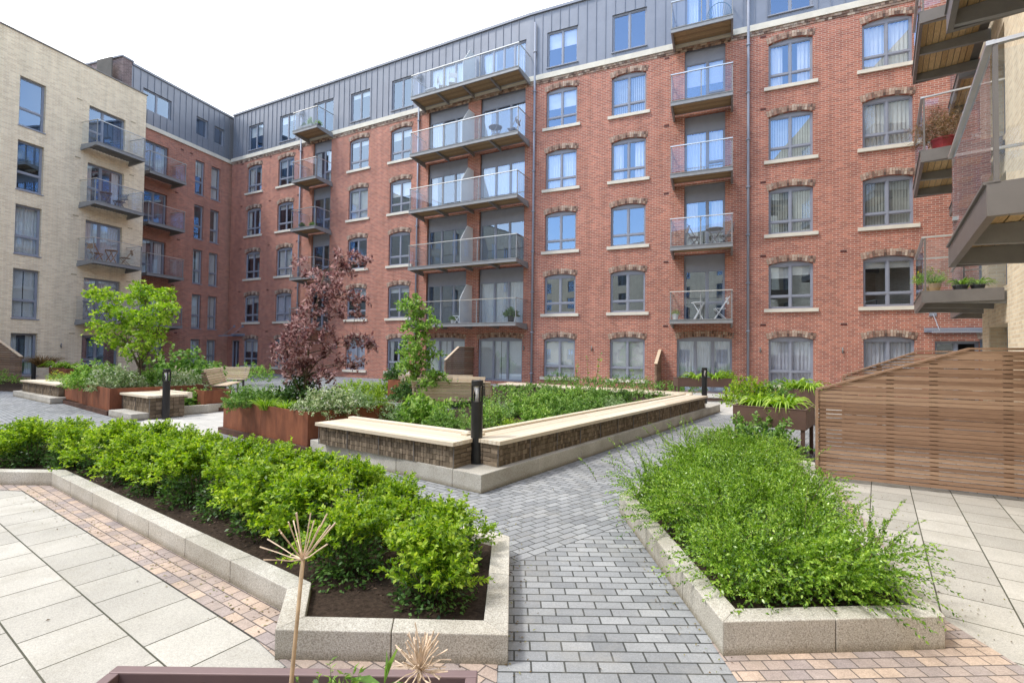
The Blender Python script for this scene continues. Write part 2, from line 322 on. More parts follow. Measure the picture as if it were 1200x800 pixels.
# ---------------------------------------------------------------- foliage
def unit(a): return a/np.maximum(np.linalg.norm(a, axis=-1, keepdims=True), 1e-6)
class Leaves:
    def __init__(s): s.parts = []; s.mb = MB()
    def add(s, pos, axis, L, W, mi=0, nrm=None, fold=.18):
        pos = np.asarray(pos, float); n = len(pos)
        if n == 0: return
        axis = unit(np.asarray(axis, float)); nrm = unit(rng.normal(size=(n,3))+np.array([0,0,1.2])) if nrm is None else nrm
        side = unit(np.cross(axis, nrm)); nn = np.cross(side, axis)
        L = (np.ones(n)*L)[:,None]; W = (np.ones(n)*W)[:,None]
        v = np.stack([pos, pos+axis*L*.45+side*W*.5+nn*W*fold, pos+axis*L-nn*L*.08, pos+axis*L*.45-side*W*.5+nn*W*fold], 1)
        s.parts.append((v.reshape(-1,3), mi))
    def shoots(s, base, dirs, lens, k, L, W, mi=0, droop=.15, spread=.9, t0=.15, stem=None, stemw=.003):
        base = np.asarray(base, float); dirs = unit(np.asarray(dirs, float)); n = len(base)
        lens = np.ones(n)*lens
        t = np.linspace(t0, 1, k)[None,:,None]+rng.uniform(-.4/k,.4/k,(n,k,1))
        P = base[:,None,:]+dirs[:,None,:]*lens[:,None,None]*t; P[:,:,2] -= (droop*lens[:,None]*t[:,:,0]**2)
        T = np.repeat(dirs[:,None,:],k,1).copy(); T[:,:,2] -= 2*droop*t[:,:,0]; T = unit(T)
        rnd = rng.normal(size=(n,k,3)); perp = unit(rnd-(rnd*T).sum(-1,keepdims=True)*T)
        ax = unit(T*(1-spread*.6)+perp*spread)
        Ls = L*rng.uniform(.65,1.25,(n,k)); 
        s.add(P.reshape(-1,3), ax.reshape(-1,3), Ls.reshape(-1), (Ls*W/L).reshape(-1), mi)
        if stem is not None:
            q = np.linspace(0,1,4)
            for i in range(n):
                pts = [base[i]+dirs[i]*lens[i]*x-np.array([0,0,droop*lens[i]*x*x]) for x in q]
                s.mb.tube(pts, [stemw,stemw*.8,stemw*.6,stemw*.3], 3, stem)
    def blades(s, base, dirs, lens, W, mi=0, droop=.5, seg=5):
        base = np.asarray(base,float); dirs = unit(np.asarray(dirs,float)); n = len(base); lens = np.ones(n)*lens
        t = np.linspace(0,1,seg+1)
        P = base[:,None,:]+dirs[:,None,:]*lens[:,None,None]*t[None,:,None]
        P[:,:,2] -= droop*lens[:,None]*t[None,:]**2.2
        side = unit(np.cross(dirs, np.array([0,0,1.]))+rng.normal(size=(n,3))*.25)
        w = (W*np.array([.7,1,.95,.75,.45,.04]+[.04]*10)[:seg+1])[None,:,None]*.5
        A = P+side[:,None,:]*w; B = P-side[:,None,:]*w
        for i in range(n):
            b0 = len(s.mb.v); s.mb.v += [tuple(x) for x in A[i]]+[tuple(x) for x in B[i]]
            for j in range(seg): s.mb.f.append((b0+j,b0+j+1,b0+seg+1+j+1,b0+seg+1+j)); s.mb.m.append(mi)
    def mesh(s, name, mats):
        vs = [np.array(s.mb.v).reshape(-1,3)]+[p[0] for p in s.parts]
        V = np.concatenate(vs); nb = len(s.mb.v)
        nf = (len(V)-nb)//4
        loops = [i for f in s.mb.f for i in f]; tot = [len(f) for f in s.mb.f]
        allloops = np.concatenate([np.array(loops,dtype=np.int32), np.arange(nb,len(V),dtype=np.int32)])
        tots = np.concatenate([np.array(tot,dtype=np.int32), np.full(nf,4,dtype=np.int32)])
        starts = np.concatenate([[0],np.cumsum(tots)[:-1]]).astype(np.int32)
        mi = np.concatenate([np.array(s.mb.m,dtype=np.int32)]+[np.full(len(p[0])//4,p[1],dtype=np.int32) for p in s.parts])
        me = bpy.data.meshes.new(name)
        me.vertices.add(len(V)); me.vertices.foreach_set('co', V.astype(np.float32).ravel())
        me.loops.add(len(allloops)); me.loops.foreach_set('vertex_index', allloops)
        me.polygons.add(len(tots)); me.polygons.foreach_set('loop_start', starts); me.polygons.foreach_set('loop_total', tots)
        for m in mats: me.materials.append(m)
        me.polygons.foreach_set('material_index', mi)
        me.update(calc_edges=True); me.validate(); return me
def dome(n, rx, ry, h, z0=0., inner=.35, low=-.1):
    """points in a domed mound with their outward directions"""
    d = rng.normal(size=(n*3,3)); d = unit(d); d = d[d[:,2] > low][:n]
    r = rng.uniform(inner,1,len(d))**.5
    return d*r[:,None]*np.array([rx,ry,h])+np.array([0,0,z0]), d
def bush_mesh(name, mat, rx, ry, h, shoots=120, k=14, L=.03, W=.016, slen=.18, droop=.2, extra=None, z0=.0):
    lv = Leaves(); p, d = dome(shoots, rx*.78, ry*.78, h*.78, z0, .2, -.05)
    d = unit(d+np.array([0,0,.5])+rng.normal(size=d.shape)*.25)
    lv.shoots(p, d, slen*rng.uniform(.6,1.3,len(p)), k, L, W, 0, droop)
    q, e = dome(shoots*3, rx*.72, ry*.72, h*.72, z0, .02, -.05); lv.add(q, e+rng.normal(size=e.shape)*.6, L*1.2, W*1.3, 0)
    mats = [mat]
    if extra:                                       # flowers or pale tips
        m2, cnt, fl = extra; q, e = dome(cnt, rx*1.02, ry*1.02, h*1.05, z0, .85, .1)
        for c in range(5): lv.add(q, unit(e+rng.normal(size=e.shape)*.8), fl, fl*.6, 1)
        mats.append(m2)
    return lv.mesh(name, mats)
def strap_mesh(name, mat, n, L, W, spread=.7, droop=.5, rad=.05):
    lv = Leaves(); a = rng.uniform(0,2*math.pi,n); r_ = rng.uniform(0,rad,n)
    b = np.stack([np.cos(a)*r_, np.sin(a)*r_, np.zeros(n)],1)
    d = np.stack([np.cos(a)*spread*rng.uniform(.3,1.2,n), np.sin(a)*spread*rng.uniform(.3,1.2,n), np.ones(n)],1)
    lv.blades(b, d, L*rng.uniform(.6,1.15,n), W, 0, droop); return lv.mesh(name, [mat])

# ---------------------------------------------------------------- camera, world, sun
cam = bpy.data.cameras.new('camera'); co = bpy.data.objects.new('camera', cam); C.objects.link(co)
cam.sensor_width = 36; cam.lens = CF/1200*36; cam.clip_start = .05; cam.clip_end = 2000
rt = Vector((1,0,0)); upv = Vector((0,-math.sin(CP),math.cos(CP))); fw = Vector((0,math.cos(CP),math.sin(CP)))
cx = rt*math.cos(CR_)+upv*math.sin(CR_); cy = -rt*math.sin(CR_)+upv*math.cos(CR_)
co.matrix_world = Matrix(((cx.x,cy.x,-fw.x,0),(cx.y,cy.y,-fw.y,0),(cx.z,cy.z,-fw.z,CH),(0,0,0,1)))
sc.camera = co
SUN_AZ, SUN_EL = R(-105), R(58)                     # azimuth clockwise from +y
w = bpy.data.worlds.new('World'); sc.world = w; w.use_nodes = True; nt = w.node_tree; L = nt.links.new
bg = nt.nodes['Background']; bg.inputs['Strength'].default_value = .1
sky = N(nt, 'ShaderNodeTexSky', sky_type='NISHITA'); sky.sun_disc = False; sky.sun_elevation = SUN_EL; sky.sun_rotation = SUN_AZ; sky.air_density = 1.1; sky.dust_density = .6
tc = N(nt, 'ShaderNodeTexCoord'); dt = N(nt, 'ShaderNodeVectorMath', operation='DOT_PRODUCT'); L(tc.outputs['Generated'], dt.inputs[0]); dt.inputs[1].default_value = (.38,-.90,.20)
nz = N(nt, 'ShaderNodeTexNoise', Scale=2.2, Detail=6., Roughness=.6); L(tc.outputs['Generated'], nz.inputs['Vector'])
ad = N(nt, 'ShaderNodeMath', operation='MULTIPLY_ADD'); L(nz.outputs['Fac'], ad.inputs[0]); ad.inputs[1].default_value = .5; L(dt.outputs['Value'], ad.inputs[2])
cr = ramp(nt, [(.42, (1,1,1)), (.70, (.12,.12,.12))]); L(ad.outputs[0], cr.inputs[0])
mx = N(nt, 'ShaderNodeMix', data_type='RGBA'); L(cr.outputs[0], mx.inputs[0]); sk = N(nt, 'ShaderNodeVectorMath', operation='SCALE'); sk.inputs['Scale'].default_value = 4.2; L(sky.outputs[0], sk.inputs[0]); L(sk.outputs[0], mx.inputs[6]); mx.inputs[7].default_value = (23.0,23.0,23.2,1)
L(mx.outputs[2], bg.inputs['Color'])
sl = bpy.data.lights.new('sun', 'SUN'); sl.energy = 3.1; sl.angle = R(9); sl.color = (1,.96,.89)
so = bpy.data.objects.new('sun', sl); C.objects.link(so); so.location = (-20,0,40)
sd = Vector((math.sin(SUN_AZ)*math.cos(SUN_EL), math.cos(SUN_AZ)*math.cos(SUN_EL), math.sin(SUN_EL)))
so.rotation_euler = sd.to_track_quat('Z', 'Y').to_euler()
sc.view_settings.view_transform = 'Standard'; sc.view_settings.look = 'None'; sc.view_settings.exposure = 0
sc.cycles.transparent_max_bounces = 40; sc.cycles.max_bounces = 10; sc.cycles.sample_clamp_indirect = 6; sc.cycles.caustics_reflective = False; sc.cycles.caustics_refractive = False

# ---------------------------------------------------------------- ground and paving
def sheet(name, poly, z, ang, mat, org=(0,0)):
    c, s = math.cos(-ang), math.sin(-ang)
    b = MB(); b.face([(c*(p[0]-org[0])-s*(p[1]-org[1]), s*(p[0]-org[0])+c*(p[1]-org[1]), 0) for p in poly])
    return structure(b.build(name, mat, None, (org[0],org[1],z), ang))
BANG = math.atan2(GB.y, GB.x)
sheet('ground', [(-900,-900),(900,-900),(900,900),(-900,900)], 0, BANG, M['setts'])
sheet('path', [(-.6,-3),(1.7,-3),(1.7,4.95),(1.02,4.37),(.0,3.52),(-.6,3.03)], .004, 0, M['setts'], (.03,.02))
dA = math.atan2(.78,.93)
sheet('path', [(-.3,3.27),(1.32,4.63),(1.5,5.6),(-.28,5.2),(-1.9,5.6),(-1.2,4.55)], .004, dA, M['setts'], (.0,3.52))
la = math.atan2(-.563,.826)
l1 = Vector((-5.07,5.14)); ld = Vector((.826,-.563))
def kz(n, d): return l1+ld*d+Vector((-ld.y,ld.x))*n          # n across, d along the left patio line
sheet('patio', [(-14,-4),(-.05,-4),(-.05,1.2),(-1.02,2.33),tuple(kz(0,4.55)),tuple(kz(0,0)),(-5.9,5.2),(-14,5.2)], .004, la, M['slabs'], tuple(kz(0,.18)))
sheet('paving_border', [(-14,5.2),(-5.9,5.2),tuple(kz(0,0)),tuple(kz(0,4.55)),(-1.02,2.33),(-.05,1.2),(-.05,2.45),(-1.02,2.5),(-1.18,2.92),(-4.9,5.46),(-14,5.42)], .008, la, M['tumbled'], tuple(kz(0,0)))
ra = GANG
rs = Vector((4.51,6.16))
sheet('patio', [(3.75,6.35),(2.5,3.2),(2.47,-4),(14,-4),(8,3),(6.2,4.9)], .004, ra, M['slabs'], (4.51,6.16))
sheet('paving_border', [(1.06,2.6),(1.0,-3),(2.47,-4),(2.5,2.9),(4.05,6.25),(3.7,6.35),(3.4,5.6),(2.2,2.7)], .008, R(3), M['tumbled'], (2.25,2.5))
sheet('paving', [(-7.2,9.2),(-5.3,8.6),(-3.2,11.5),(-4.5,17),(-9.5,19.5),(-8.9,14.5),(-7.0,12.0),(-7.9,10.9)], .004, BANG, M['palepave'], (-7,10))
sheet('lawn_bed', [(-40,20),(-22,17.5),(-16.5,16.5),(-19,23),(-34,40)], .004, 0, M['soil'])
sheet('paving', [tuple(G(845,486)[:2]),(9.5,12.5),(14,16),(3,22.4),(2.6,20.5),(6.0,15.2)], .003, BANG, M['palepave'], (6,15))

# kerbs as separate stones along a closed or open polyline (outer edge), offset to the left = inside
def offset_poly(pts, w):
    n = len(pts); out = []
    for i in range(n):
        p0, p1, p2 = Vector(pts[i-1]), Vector(pts[i]), Vector(pts[(i+1)%n])
        d1 = (p1-p0).normalized(); d2 = (p2-p1).normalized()
        n1 = Vector((-d1.y,d1.x)); n2 = Vector((-d2.y,d2.x)); b = (n1+n2); b /= max(.35, b.dot(n1)) if b.length > 1e-6 else 1
        out.append(p1+b*w)
    return out
def kerbed_bed(label, pts, w, h, soil_z, stone=.9, name='planting_bed', skip=()):
    """pts counter-clockwise, 2-D"""
    cen = sum((Vector(p) for p in pts), Vector((0,0)))/len(pts)
    t = thing(name, label, 'planting bed', (cen.x,cen.y,0))
    loc = [Vector(p)-cen for p in pts]; inn = offset_poly(loc, w); b = MB(); n = len(loc)
    for i in range(n):
        if i in skip: continue
        j = (i+1) % n; a0, a1, b0, b1 = loc[i], loc[j], inn[i], inn[j]
        ln = (a1-a0).length; k = max(1, round(ln/stone)); g = .0022/ln
        for q in range(k):
            s0, s1 = q/k+g*(q>0), (q+1)/k-g*(q<k-1)
            b.prism([a0.lerp(a1,s0),a0.lerp(a1,s1),b0.lerp(b1,s1),b0.lerp(b1,s0)], 0, h)
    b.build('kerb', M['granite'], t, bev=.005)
    s = MB(); s.face([(p.x,p.y,soil_z) for p in offset_poly(loc, w*.9)])
    o = s.build('soil', M['soil'], t)
    return t
LB = [(0,2.39),(0,3.66),(-4.4,6.75),(-9,6.9),(-9,5.37),(-4.97,5.35),(-1.26,2.82),(-1.13,2.41)]
kerbed_bed('long low granite-kerbed bed holding the lime green hedge on the left', LB, .125, .15, .10, .62)
RB = [(1.07,2.48),(2.25,2.56),(3.5,5.65),(3.84,6.22),(3.15,7.3),(1.04,4.71)]
kerbed_bed('granite-kerbed bed full of arching hedge beside the right-hand slab patio', RB, .125, .175, .12, .62)

def inpoly_(x, y, poly):
    c = False
    for i in range(len(poly)):
        (x1,y1),(x2,y2) = poly[i],poly[i-1]
        if (y1 > y) != (y2 > y) and x < (x2-x1)*(y-y1)/(y2-y1)+x1: c = not c
    return c
# scattered bark chips on the soil of the near bed
lv = Leaves(); pts = []
while len(pts) < 2600:
    t_ = random.random(); p = Vector((-.2,2.6)).lerp(Vector((-5.0,5.75)), t_)+Vector((.56,.83))*random.uniform(-.05,.75)
    pts.append((p.x-.15, p.y, .104))
pts = np.array(pts); ax = rng.normal(size=(len(pts),3))*np.array([1,1,.35]); lv.add(pts, ax, rng.uniform(.012,.035,len(pts)), rng.uniform(.006,.014,len(pts)))
M['chips'] = island('bark_chips', [(0, (.03,.018,.012)), (.6, (.10,.065,.045)), (1, (.21,.14,.10))], .9)
stuff(tag(add('bark_mulch', lv.mesh('bark_mulch', [M['chips']])), 'dark bark chips spread over the soil of the near left bed', 'mulch'))

lv = Leaves(); pts = []
while len(pts) < 900:
    r_ = random.random()
    if r_ < .35: p = Vector((-1.2,2.75)).lerp(Vector((-5.0,5.2)), random.random())+Vector((-.56,-.83))*abs(random.gauss(0,.12))
    elif r_ < .6: p = Vector((random.choice([.03,1.0])+random.gauss(0,.06), random.uniform(2.3,4.6)))
    elif r_ < .8: p = Vector((2.35,2.6)).lerp(Vector((3.7,5.8)), random.random())+Vector((abs(random.gauss(0,.25)),0))
    else: p = Vector((random.uniform(-3,5), random.uniform(2.3,9)))
    if inpoly_(p.x,p.y,LB) or inpoly_(p.x,p.y,RB): continue
    pts.append((p.x,p.y,.011))
pts = np.array(pts); ax = rng.normal(size=(len(pts),3))*np.array([1,1,.12]); lv.add(pts, ax, rng.uniform(.006,.026,len(pts)), rng.uniform(.004,.013,len(pts)), 0, unit(np.array([0,0,1.])+rng.normal(size=(len(pts),3))*.2))
M['litter'] = island('fallen_leaves', [(0, (.05,.035,.02)), (.4, (.16,.11,.05)), (.7, (.24,.22,.07)), (1, (.13,.18,.04))], .8)
stuff(tag(add('leaf_litter', lv.mesh('leaf_litter', [M['litter']])), 'scattered tiny fallen leaves along the kerbs and paving', 'leaf litter'))

# ---------------------------------------------------------------- walls with openings
def arc_pts(xa, xb, zt, rise, n=10):
    """points along a segmental arch whose crown is at zt"""
    if rise <= 0: return [(xa,zt),(xb,zt)]
    return [(xa+(xb-xa)*i/n, zt-rise*(2*i/n-1)**2) for i in range(n+1)]
def wall_mesh(mb, x0, x1, z0, z1, ops, rv=.11, y=0., mi=0):
    xs = sorted({x0,x1,*[a for o in ops for a in o[:2]]}); zs = sorted({z0,z1,*[a for o in ops for a in o[2:4]]})
    xs = [x for x in xs if x0 <= x <= x1]; zs = [z for z in zs if z0 <= z <= z1]
    for i in range(len(xs)-1):
        xm = (xs[i]+xs[i+1])/2; run = None
        for j in range(len(zs)-1):
            zm = (zs[j]+zs[j+1])/2
            if any(o[0] < xm < o[1] and o[2] < zm < o[3] for o in ops): continue
            mb.face([(xs[i],y,zs[j]),(xs[i+1],y,zs[j]),(xs[i+1],y,zs[j+1]),(xs[i],y,zs[j+1])], mi)
    for xa, xb, za, zb, rise in ops:
        ap = arc_pts(xa, xb, zb, rise)
        if rise > 0:
            for k in range(len(ap)-1):
                mb.face([(ap[k][0],y,ap[k][1]),(ap[k+1][0],y,ap[k+1][1]),(ap[k+1][0],y,zb+1e-4),(ap[k][0],y,zb+1e-4)], mi)
        for k in range(len(ap)-1):
            mb.face([(ap[k+1][0],y,ap[k+1][1]),(ap[k][0],y,ap[k][1]),(ap[k][0],y+rv,ap[k][1]),(ap[k+1][0],y+rv,ap[k+1][1])], mi)
        mb.face([(xa,y,za),(xa,y,zb-rise),(xa,y+rv,zb-rise),(xa,y+rv,za)], mi); mb.face([(xb,y,zb-rise),(xb,y,za),(xb,y+rv,za),(xb,y+rv,zb-rise)], mi)
        mb.face([(xa,y,za),(xa,y+rv,za),(xb,y+rv,za),(xb,y,za)], mi)
MESH = {}
def window_meshes(key, wd, h, rise, cols, rows, panel=0., ft=.055, sash=.032, transoms=None):
    """frame and panes; x centred, z from 0; cols = relative widths, rows = heights (fractions) of each light from the bottom"""
    if key in MESH: return MESH[key]
    f = MB(); p = MB(); hw = wd/2; d0, d1 = 0., .07
    f.box(-hw,hw,d0,d1,0,ft); f.box(-hw,-hw+ft,d0,d1,ft,h-rise); f.box(hw-ft,hw,d0,d1,ft,h-rise)
    zi = h-rise-ft-panel
    ap = arc_pts(-hw, hw, h, rise)
    f.prism_y([(-hw+ft,zi),(hw-ft,zi),(hw-ft,h-rise)] + [(x,z) for x,z in reversed(ap) if abs(x) < hw-ft] + [(-hw+ft,h-rise)] if rise > 0 else [(-hw+ft,zi),(hw-ft,zi),(hw-ft,h),(-hw+ft,h)], d0+(.012 if panel else 0), d1)
    if panel: f.box(-hw+ft,hw-ft,d0,d0+.012,zi,zi+ft)
    if rise > 0: 
        f.prism_y([(-hw,h-rise)]+[(x,z) for x,z in ap if x <= -hw+ft+.2][:1]+[(-hw+ft,h-rise)], d0, d1) if False else None
    iw = wd-2*ft; tot = sum(cols); x = -hw+ft
    for ci, cw in enumerate(cols):
        xa = x; xb = x+iw*cw/tot; x = xb
        if ci < len(cols)-1: f.box(xb-.03,xb+.03,d0,d1,ft,zi)
        a = xa+(.03 if ci else 0); b = xb-(.03 if ci < len(cols)-1 else 0)
        rws = rows[ci] if isinstance(rows[0], (list,tuple)) else rows
        z = ft; th = zi-ft; rt_ = sum(rws)
        for ri, rh in enumerate(rws):
            za = z; zb = z+th*rh/rt_; z = zb
            if ri < len(rws)-1: f.box(a,b,d0,d1,zb-.028,zb+.028)
            c = za+(.028 if ri else 0); e = zb-(.028 if ri < len(rws)-1 else 0)
            for q in ((a,a+sash,c,e),(b-sash,b,c,e),(a+sash,b-sash,c,c+sash),(a+sash,b-sash,e-sash,e)): f.box(q[0],q[1],.018,.06,q[2],q[3])
            p.face([(a+sash,.04,c+sash),(b-sash,.04,c+sash),(b-sash,.04,e-sash),(a+sash,.04,e-sash)])
    MESH[key] = (f.mesh('window', M['frame']) if not panel else f.mesh('window', M['frame']), p.mesh('pane', M['glass'])); return MESH[key]
def arch_mesh(wd, rise, key):
    if key in MESH: return MESH[key]
    b = MB(); hw = wd/2+.05; n = round(wd/.078); th = .235
    for i in range(n):
        t0, t1 = i/n+.004, (i+1)/n-.004
        xa, xb = -hw+2*hw*t0, -hw+2*hw*t1
        za, zb = -rise*(2*t0-1)**2, -rise*(2*t1-1)**2
        lean = (2*(t0+t1)/2-1)*.05; tt = th+random.uniform(-.012,.012)
        mid = tt*random.uniform(.44,.56); lm = lean*.5
        b.prism_y([(xa,za+.004),(xb,zb+.004),(xb+lm,zb+mid-.004),(xa+lm,za+mid-.004)], -.012-random.uniform(0,.006), .03)
        b.prism_y([(xa+lm,za+mid+.004),(xb+lm,zb+mid+.004),(xb+lean,zb+tt),(xa+lean,za+tt)], -.012-random.uniform(0,.006), .03)
    MESH[key] = b.mesh('brick_arch', M['arch']); return MESH[key]
def curtain_mesh(kind, wd, h, seed):
    key = (kind, round(wd,2), round(h,2), seed)
    if key in MESH: return MESH[key]
    b = MB(); hw = wd/2-.06; rd = random.Random(seed)
    if kind in ('curtain','curtblue','open'):
        spans = [(-hw,hw)] if kind != 'open' else [(-hw,-hw+wd*rd.uniform(.12,.3)),(hw-wd*rd.uniform(.12,.3),hw)]
        for xa, xb in spans:
            n = max(6, int((xb-xa)/.025)); pr = None; ph = rd.uniform(0,6)
            for i in range(n+1):
                x = xa+(xb-xa)*i/n; y = .13+.025*math.sin(i*1.25+ph)+.012*math.sin(i*.47+ph*2)
                if pr: b.face([(pr[0],pr[1],.03),(x,y,.03),(x,y,h-.08),(pr[0],pr[1],h-.08)])
                pr = (x,y)
        m = M['curtain'] if kind != 'curtblue' else M['curtblue']; nm = 'curtain'
    elif kind == 'blind':
        dr = rd.choice([.18,.3,.3,.45,.97]); b.box(-hw,-.02,.11,.115,h-h*dr,h-.05); b.box(.02,hw,.11,.115,h-h*dr*rd.choice([1,1,.8]),h-.05); m = M['blind']; nm = 'blind'
    elif kind == 'fullblind':
        b.box(-hw,-.02,.11,.115,.06,h-.05); b.box(.02,hw,.11,.115,.06,h-.05); m = M['blind']; nm = 'blind'
    else:
        n = int((2*hw)/.085)
        for i in range(n):
            x = -hw+2*hw*(i+.5)/n; b.obar((x,.13,.05),(x,.13,h-.08),.075,.004,0,(.5,1,0))
        m = M['vblind']; nm = 'blind'
    MESH[key] = (nm, b.mesh(nm, m)); return MESH[key]
def put(parent, fr, name, me, x, y, z, rot=0):
    o = bpy.data.objects.new(name, me); C.objects.link(o); o.parent = parent
    o.location = fr.w(x,y,z)-parent.location; o.rotation_euler = (0,0,fr.a+rot); return o
def sub(parent, name, me, loc=(0,0,0)):
    o = bpy.data.objects.new(name, me); C.objects.link(o); o.parent = parent; o.location = loc; return o
def window(bld, fr, x, z, key, spec, rv=.1, sill=None, arch=None, cur=None, seed=0, name='window'):
    wd, h, rise = spec[0], spec[1], spec[2]
    f, p = window_meshes(key, *spec)
    o = put(bld, fr, name, f, x, rv-.005, z); sub(o, 'pane', p)
    if sill:
        if (key,'s') not in MESH:
            b = MB(); (b.box(-wd/2-.16,wd/2+.16,-.07-rv,.03,-.135,-.003) if sill == 'stone' else b.box(-wd/2-.03,wd/2+.03,-.03-rv,.03,-.045,-.003)); MESH[(key,'s')] = b.mesh('sill', M['stone'] if sill == 'stone' else M['frame'])
        sub(o, 'sill', MESH[(key,'s')])
    if arch: sub(o, 'brick_arch', arch_mesh(wd, rise, (key,'a')), (0,-rv+.005,h))
    if cur and cur != 'none':
        nm, cm = curtain_mesh(cur, wd, h-rise-(spec[5] if len(spec) > 5 else 0), seed % 4); sub(o, nm, cm)
    return o

# ---------------------------------------------------------------- balconies
def balcony(bld, fr, x0, x1, z, depth=1.2, posts=(), brackets=2, divider=None, timber=True, fh=.16, y0=0., glassgap=.02, big=False, noleft=False):
    """z = deck level; front towards -y"""
    b = MB(); xm = (x0+x1)/2; hw = (x1-x0)/2; yf = y0-depth; th = fh
    b.box(-hw,hw,yf,yf+.06,-th,.0); b.box(-hw,-hw+.06,yf+.06,y0-.04,-th,.0); b.box(hw-.06,hw,yf+.06,y0-.04,-th,.0)
    b.box(-hw+.06,hw-.06,yf+.06,y0-.04,-.035,-.005)
    b.box(-hw,hw,yf-.02,yf+.08,-.014,.012)
    o = put(bld, fr, 'balcony', b.mesh('balcony', M['steel'] if not big else M['dsteel']), xm, 0, z)
    s = MB(); n = max(4, int((2*hw-.12)/.14))
    if timber:
        for i in range(int((depth-.16)/.11)):
            ya = yf+.07+i*.11; s.box(-hw+.07,hw-.07,ya,ya+.098,-.055,-.037)
        sub(o, 'soffit', s.mesh('soffit', M['joist'] if not big else M['joist_pale']))
    else:
        for i in range(n):
            xa = -hw+.08+(2*hw-.16)*i/n; s.box(xa,xa+.06,yf+.07,y0-.05,-.06,-.037)
        sub(o, 'soffit', s.mesh('soffit', M['panelgrey']))
    for i in range(brackets):
        xb = -hw+(.1 if big else .03)+(2*hw-(.2 if big else .06))*i/max(1,brackets-1)
        k = MB(); k.prism([(0,0),(.06,0),(.06,1),(0,1)], 0, 1) if False else None
        pr = [(yf+.12,-th+.02),(y0-.002,-th+.02 if not (0 < i < brackets-1) else -.06),(y0-.002,-th-.13),(yf+.3,-th-.03)]
        m_ = 1 if (0 < i < brackets-1 or big) else 0
        if m_: pr = [(yf+.06,-.06),(y0-.002,-.06),(y0-.002,-th-.06),(yf+.06,-th+.02)]
        kk = MB(); nb = [(xb-.035,y,zz) for y,zz in pr]; nb2 = [(xb+.035,y,zz) for y,zz in pr]
        kk.face(list(reversed(nb))); kk.face(nb2)
        for a in range(4):
            c = (a+1) % 4; kk.face([nb[a],nb[c],nb2[c],nb2[a]])
        sub(o, 'bracket', kk.mesh('bracket', M['steel']))
    g = MB(); gx = [-hw+.03]+[p-xm for p in posts]+[hw-.03]
    for i in range(len(gx)-1): g.face([(gx[i]+glassgap,yf+.035,.07),(gx[i+1]-glassgap,yf+.035,.07),(gx[i+1]-glassgap,yf+.035,1.04),(gx[i]+glassgap,yf+.035,1.04)])
    if not noleft: g.face([(-hw+.035,yf+.06,.07),(-hw+.035,y0-.03,.07),(-hw+.035,y0-.03,1.04),(-hw+.035,yf+.06,1.04)])
    g.face([(hw-.035,yf+.06,.07),(hw-.035,y0-.03,.07),(hw-.035,y0-.03,1.04),(hw-.035,yf+.06,1.04)])
    sub(o, 'glass_balustrade', g.mesh('glass_balustrade', M['balglass']))
    h = MB(); rr = .022
    h.obar((-hw,yf+.03,1.1),(hw,yf+.03,1.1),.05,.035); h.obar((-hw+.025,yf+.055,1.1),(-hw+.025,y0,1.1),.04,.03); h.obar((hw-.025,yf+.055,1.1),(hw-.025,y0,1.1),.04,.03)
    sub(o, 'handrail', h.mesh('handrail', M['rail'] if not big else M['rail']))
    for x_ in [q for q in gx]:
        p = MB(); p.box(x_-.02,x_+.02,yf+.045,yf+.075,0,1.085); sub(o, 'post', p.mesh('post', M['steel'] if not big else M['dsteel']))
    if divider is not None:
        d = MB(); xd = divider-xm; d.face([(xd,yf+.12,.02),(xd,y0-.03,.02),(xd,y0-.03,1.95),(xd,yf+.7,1.95),(xd,yf+.12,1.15)])
        n0 = len(d.v); d.face([(xd+.02,p[1],p[2]) for p in reversed(d.v[:5])])
        for a in range(5):
            c = (a+1) % 5; d.face([d.v[a],d.v[c],(xd+.02,)+tuple(d.v[c][1:]),(xd+.02,)+tuple(d.v[a][1:])])
        sub(o, 'divider_screen', d.mesh('divider_screen', M['white']))
    return o

# ---------------------------------------------------------------- the red brick building
B0 = (0.68, 23.13, 0)
TH = R(-23.804); THL = R(-23.804-3.714)
FR = Frame(B0, TH); FL = Frame(B0, THL)
T2 = R(72.017); n2 = Vector((-math.sin(T2), math.cos(T2), 0))
FCR = Frame(n2*27.945, T2); FRL = Frame(n2*29.261, T2)
XC = -22.75                                          # inner corner along FL
FH = 2.9
bld = thing('apartment_building', 'six storey red brick apartment block with grey zinc top floor and glass balconies', 'building', B0)
ARCH = (1.5, 1.83, .12, [1,1], [.27,.73]); AKEY = 'arched'
ZW = (1.5, 1.7, 0, [1,1], [1]); 
DOOR2 = (1.56, 2.75, 0, [1.15,.85], [[1],[.35,.65]], .62)
DOOR3 = (2.5, 2.75, 0, [1,1,1], [1], .62)
GD3 = (2.1, 2.25, .1, [1,1,1], [1]); GD3W = (2.45, 2.12, .1, [1,1,1], [1])
colsR = [1.62, 4.70, 10.89, 13.95]; colsL = [-20.32, -17.18, -10.92, -7.8]
BZ, ZB, ZT = 14.40, 14.64, 17.75
opsR = [(c-.75,c+.75,.44+FH*k,2.27+FH*k,.12) for c in colsR+[17.2] for k in range(5)]
opsR += [(7.02,8.58,FH*k,FH*k+2.75,0) for k in range(1,5)] + [(6.75,8.85,.02,2.27,.1), (15.25,16.45,.02,2.1,0)]
opsL = [(c-.75,c+.75,.44+FH*k,2.27+FH*k,.12) for c in colsL for k in range(5)]
opsL += [(a,b,FH*k,FH*k+2.75,0) for a,b in ((-5.93,-3.43),(-2.7,-.2)) for k in range(1,5)]+[(a,b,.15,2.27,.1) for a,b in ((-5.9,-3.45),(-2.67,-.22))]
opsL += [(-14.72,-13.16,FH*k,FH*k+2.75,0) for k in range(1,5)]+[(-22.35,-21.5,.02,2.15,0)]
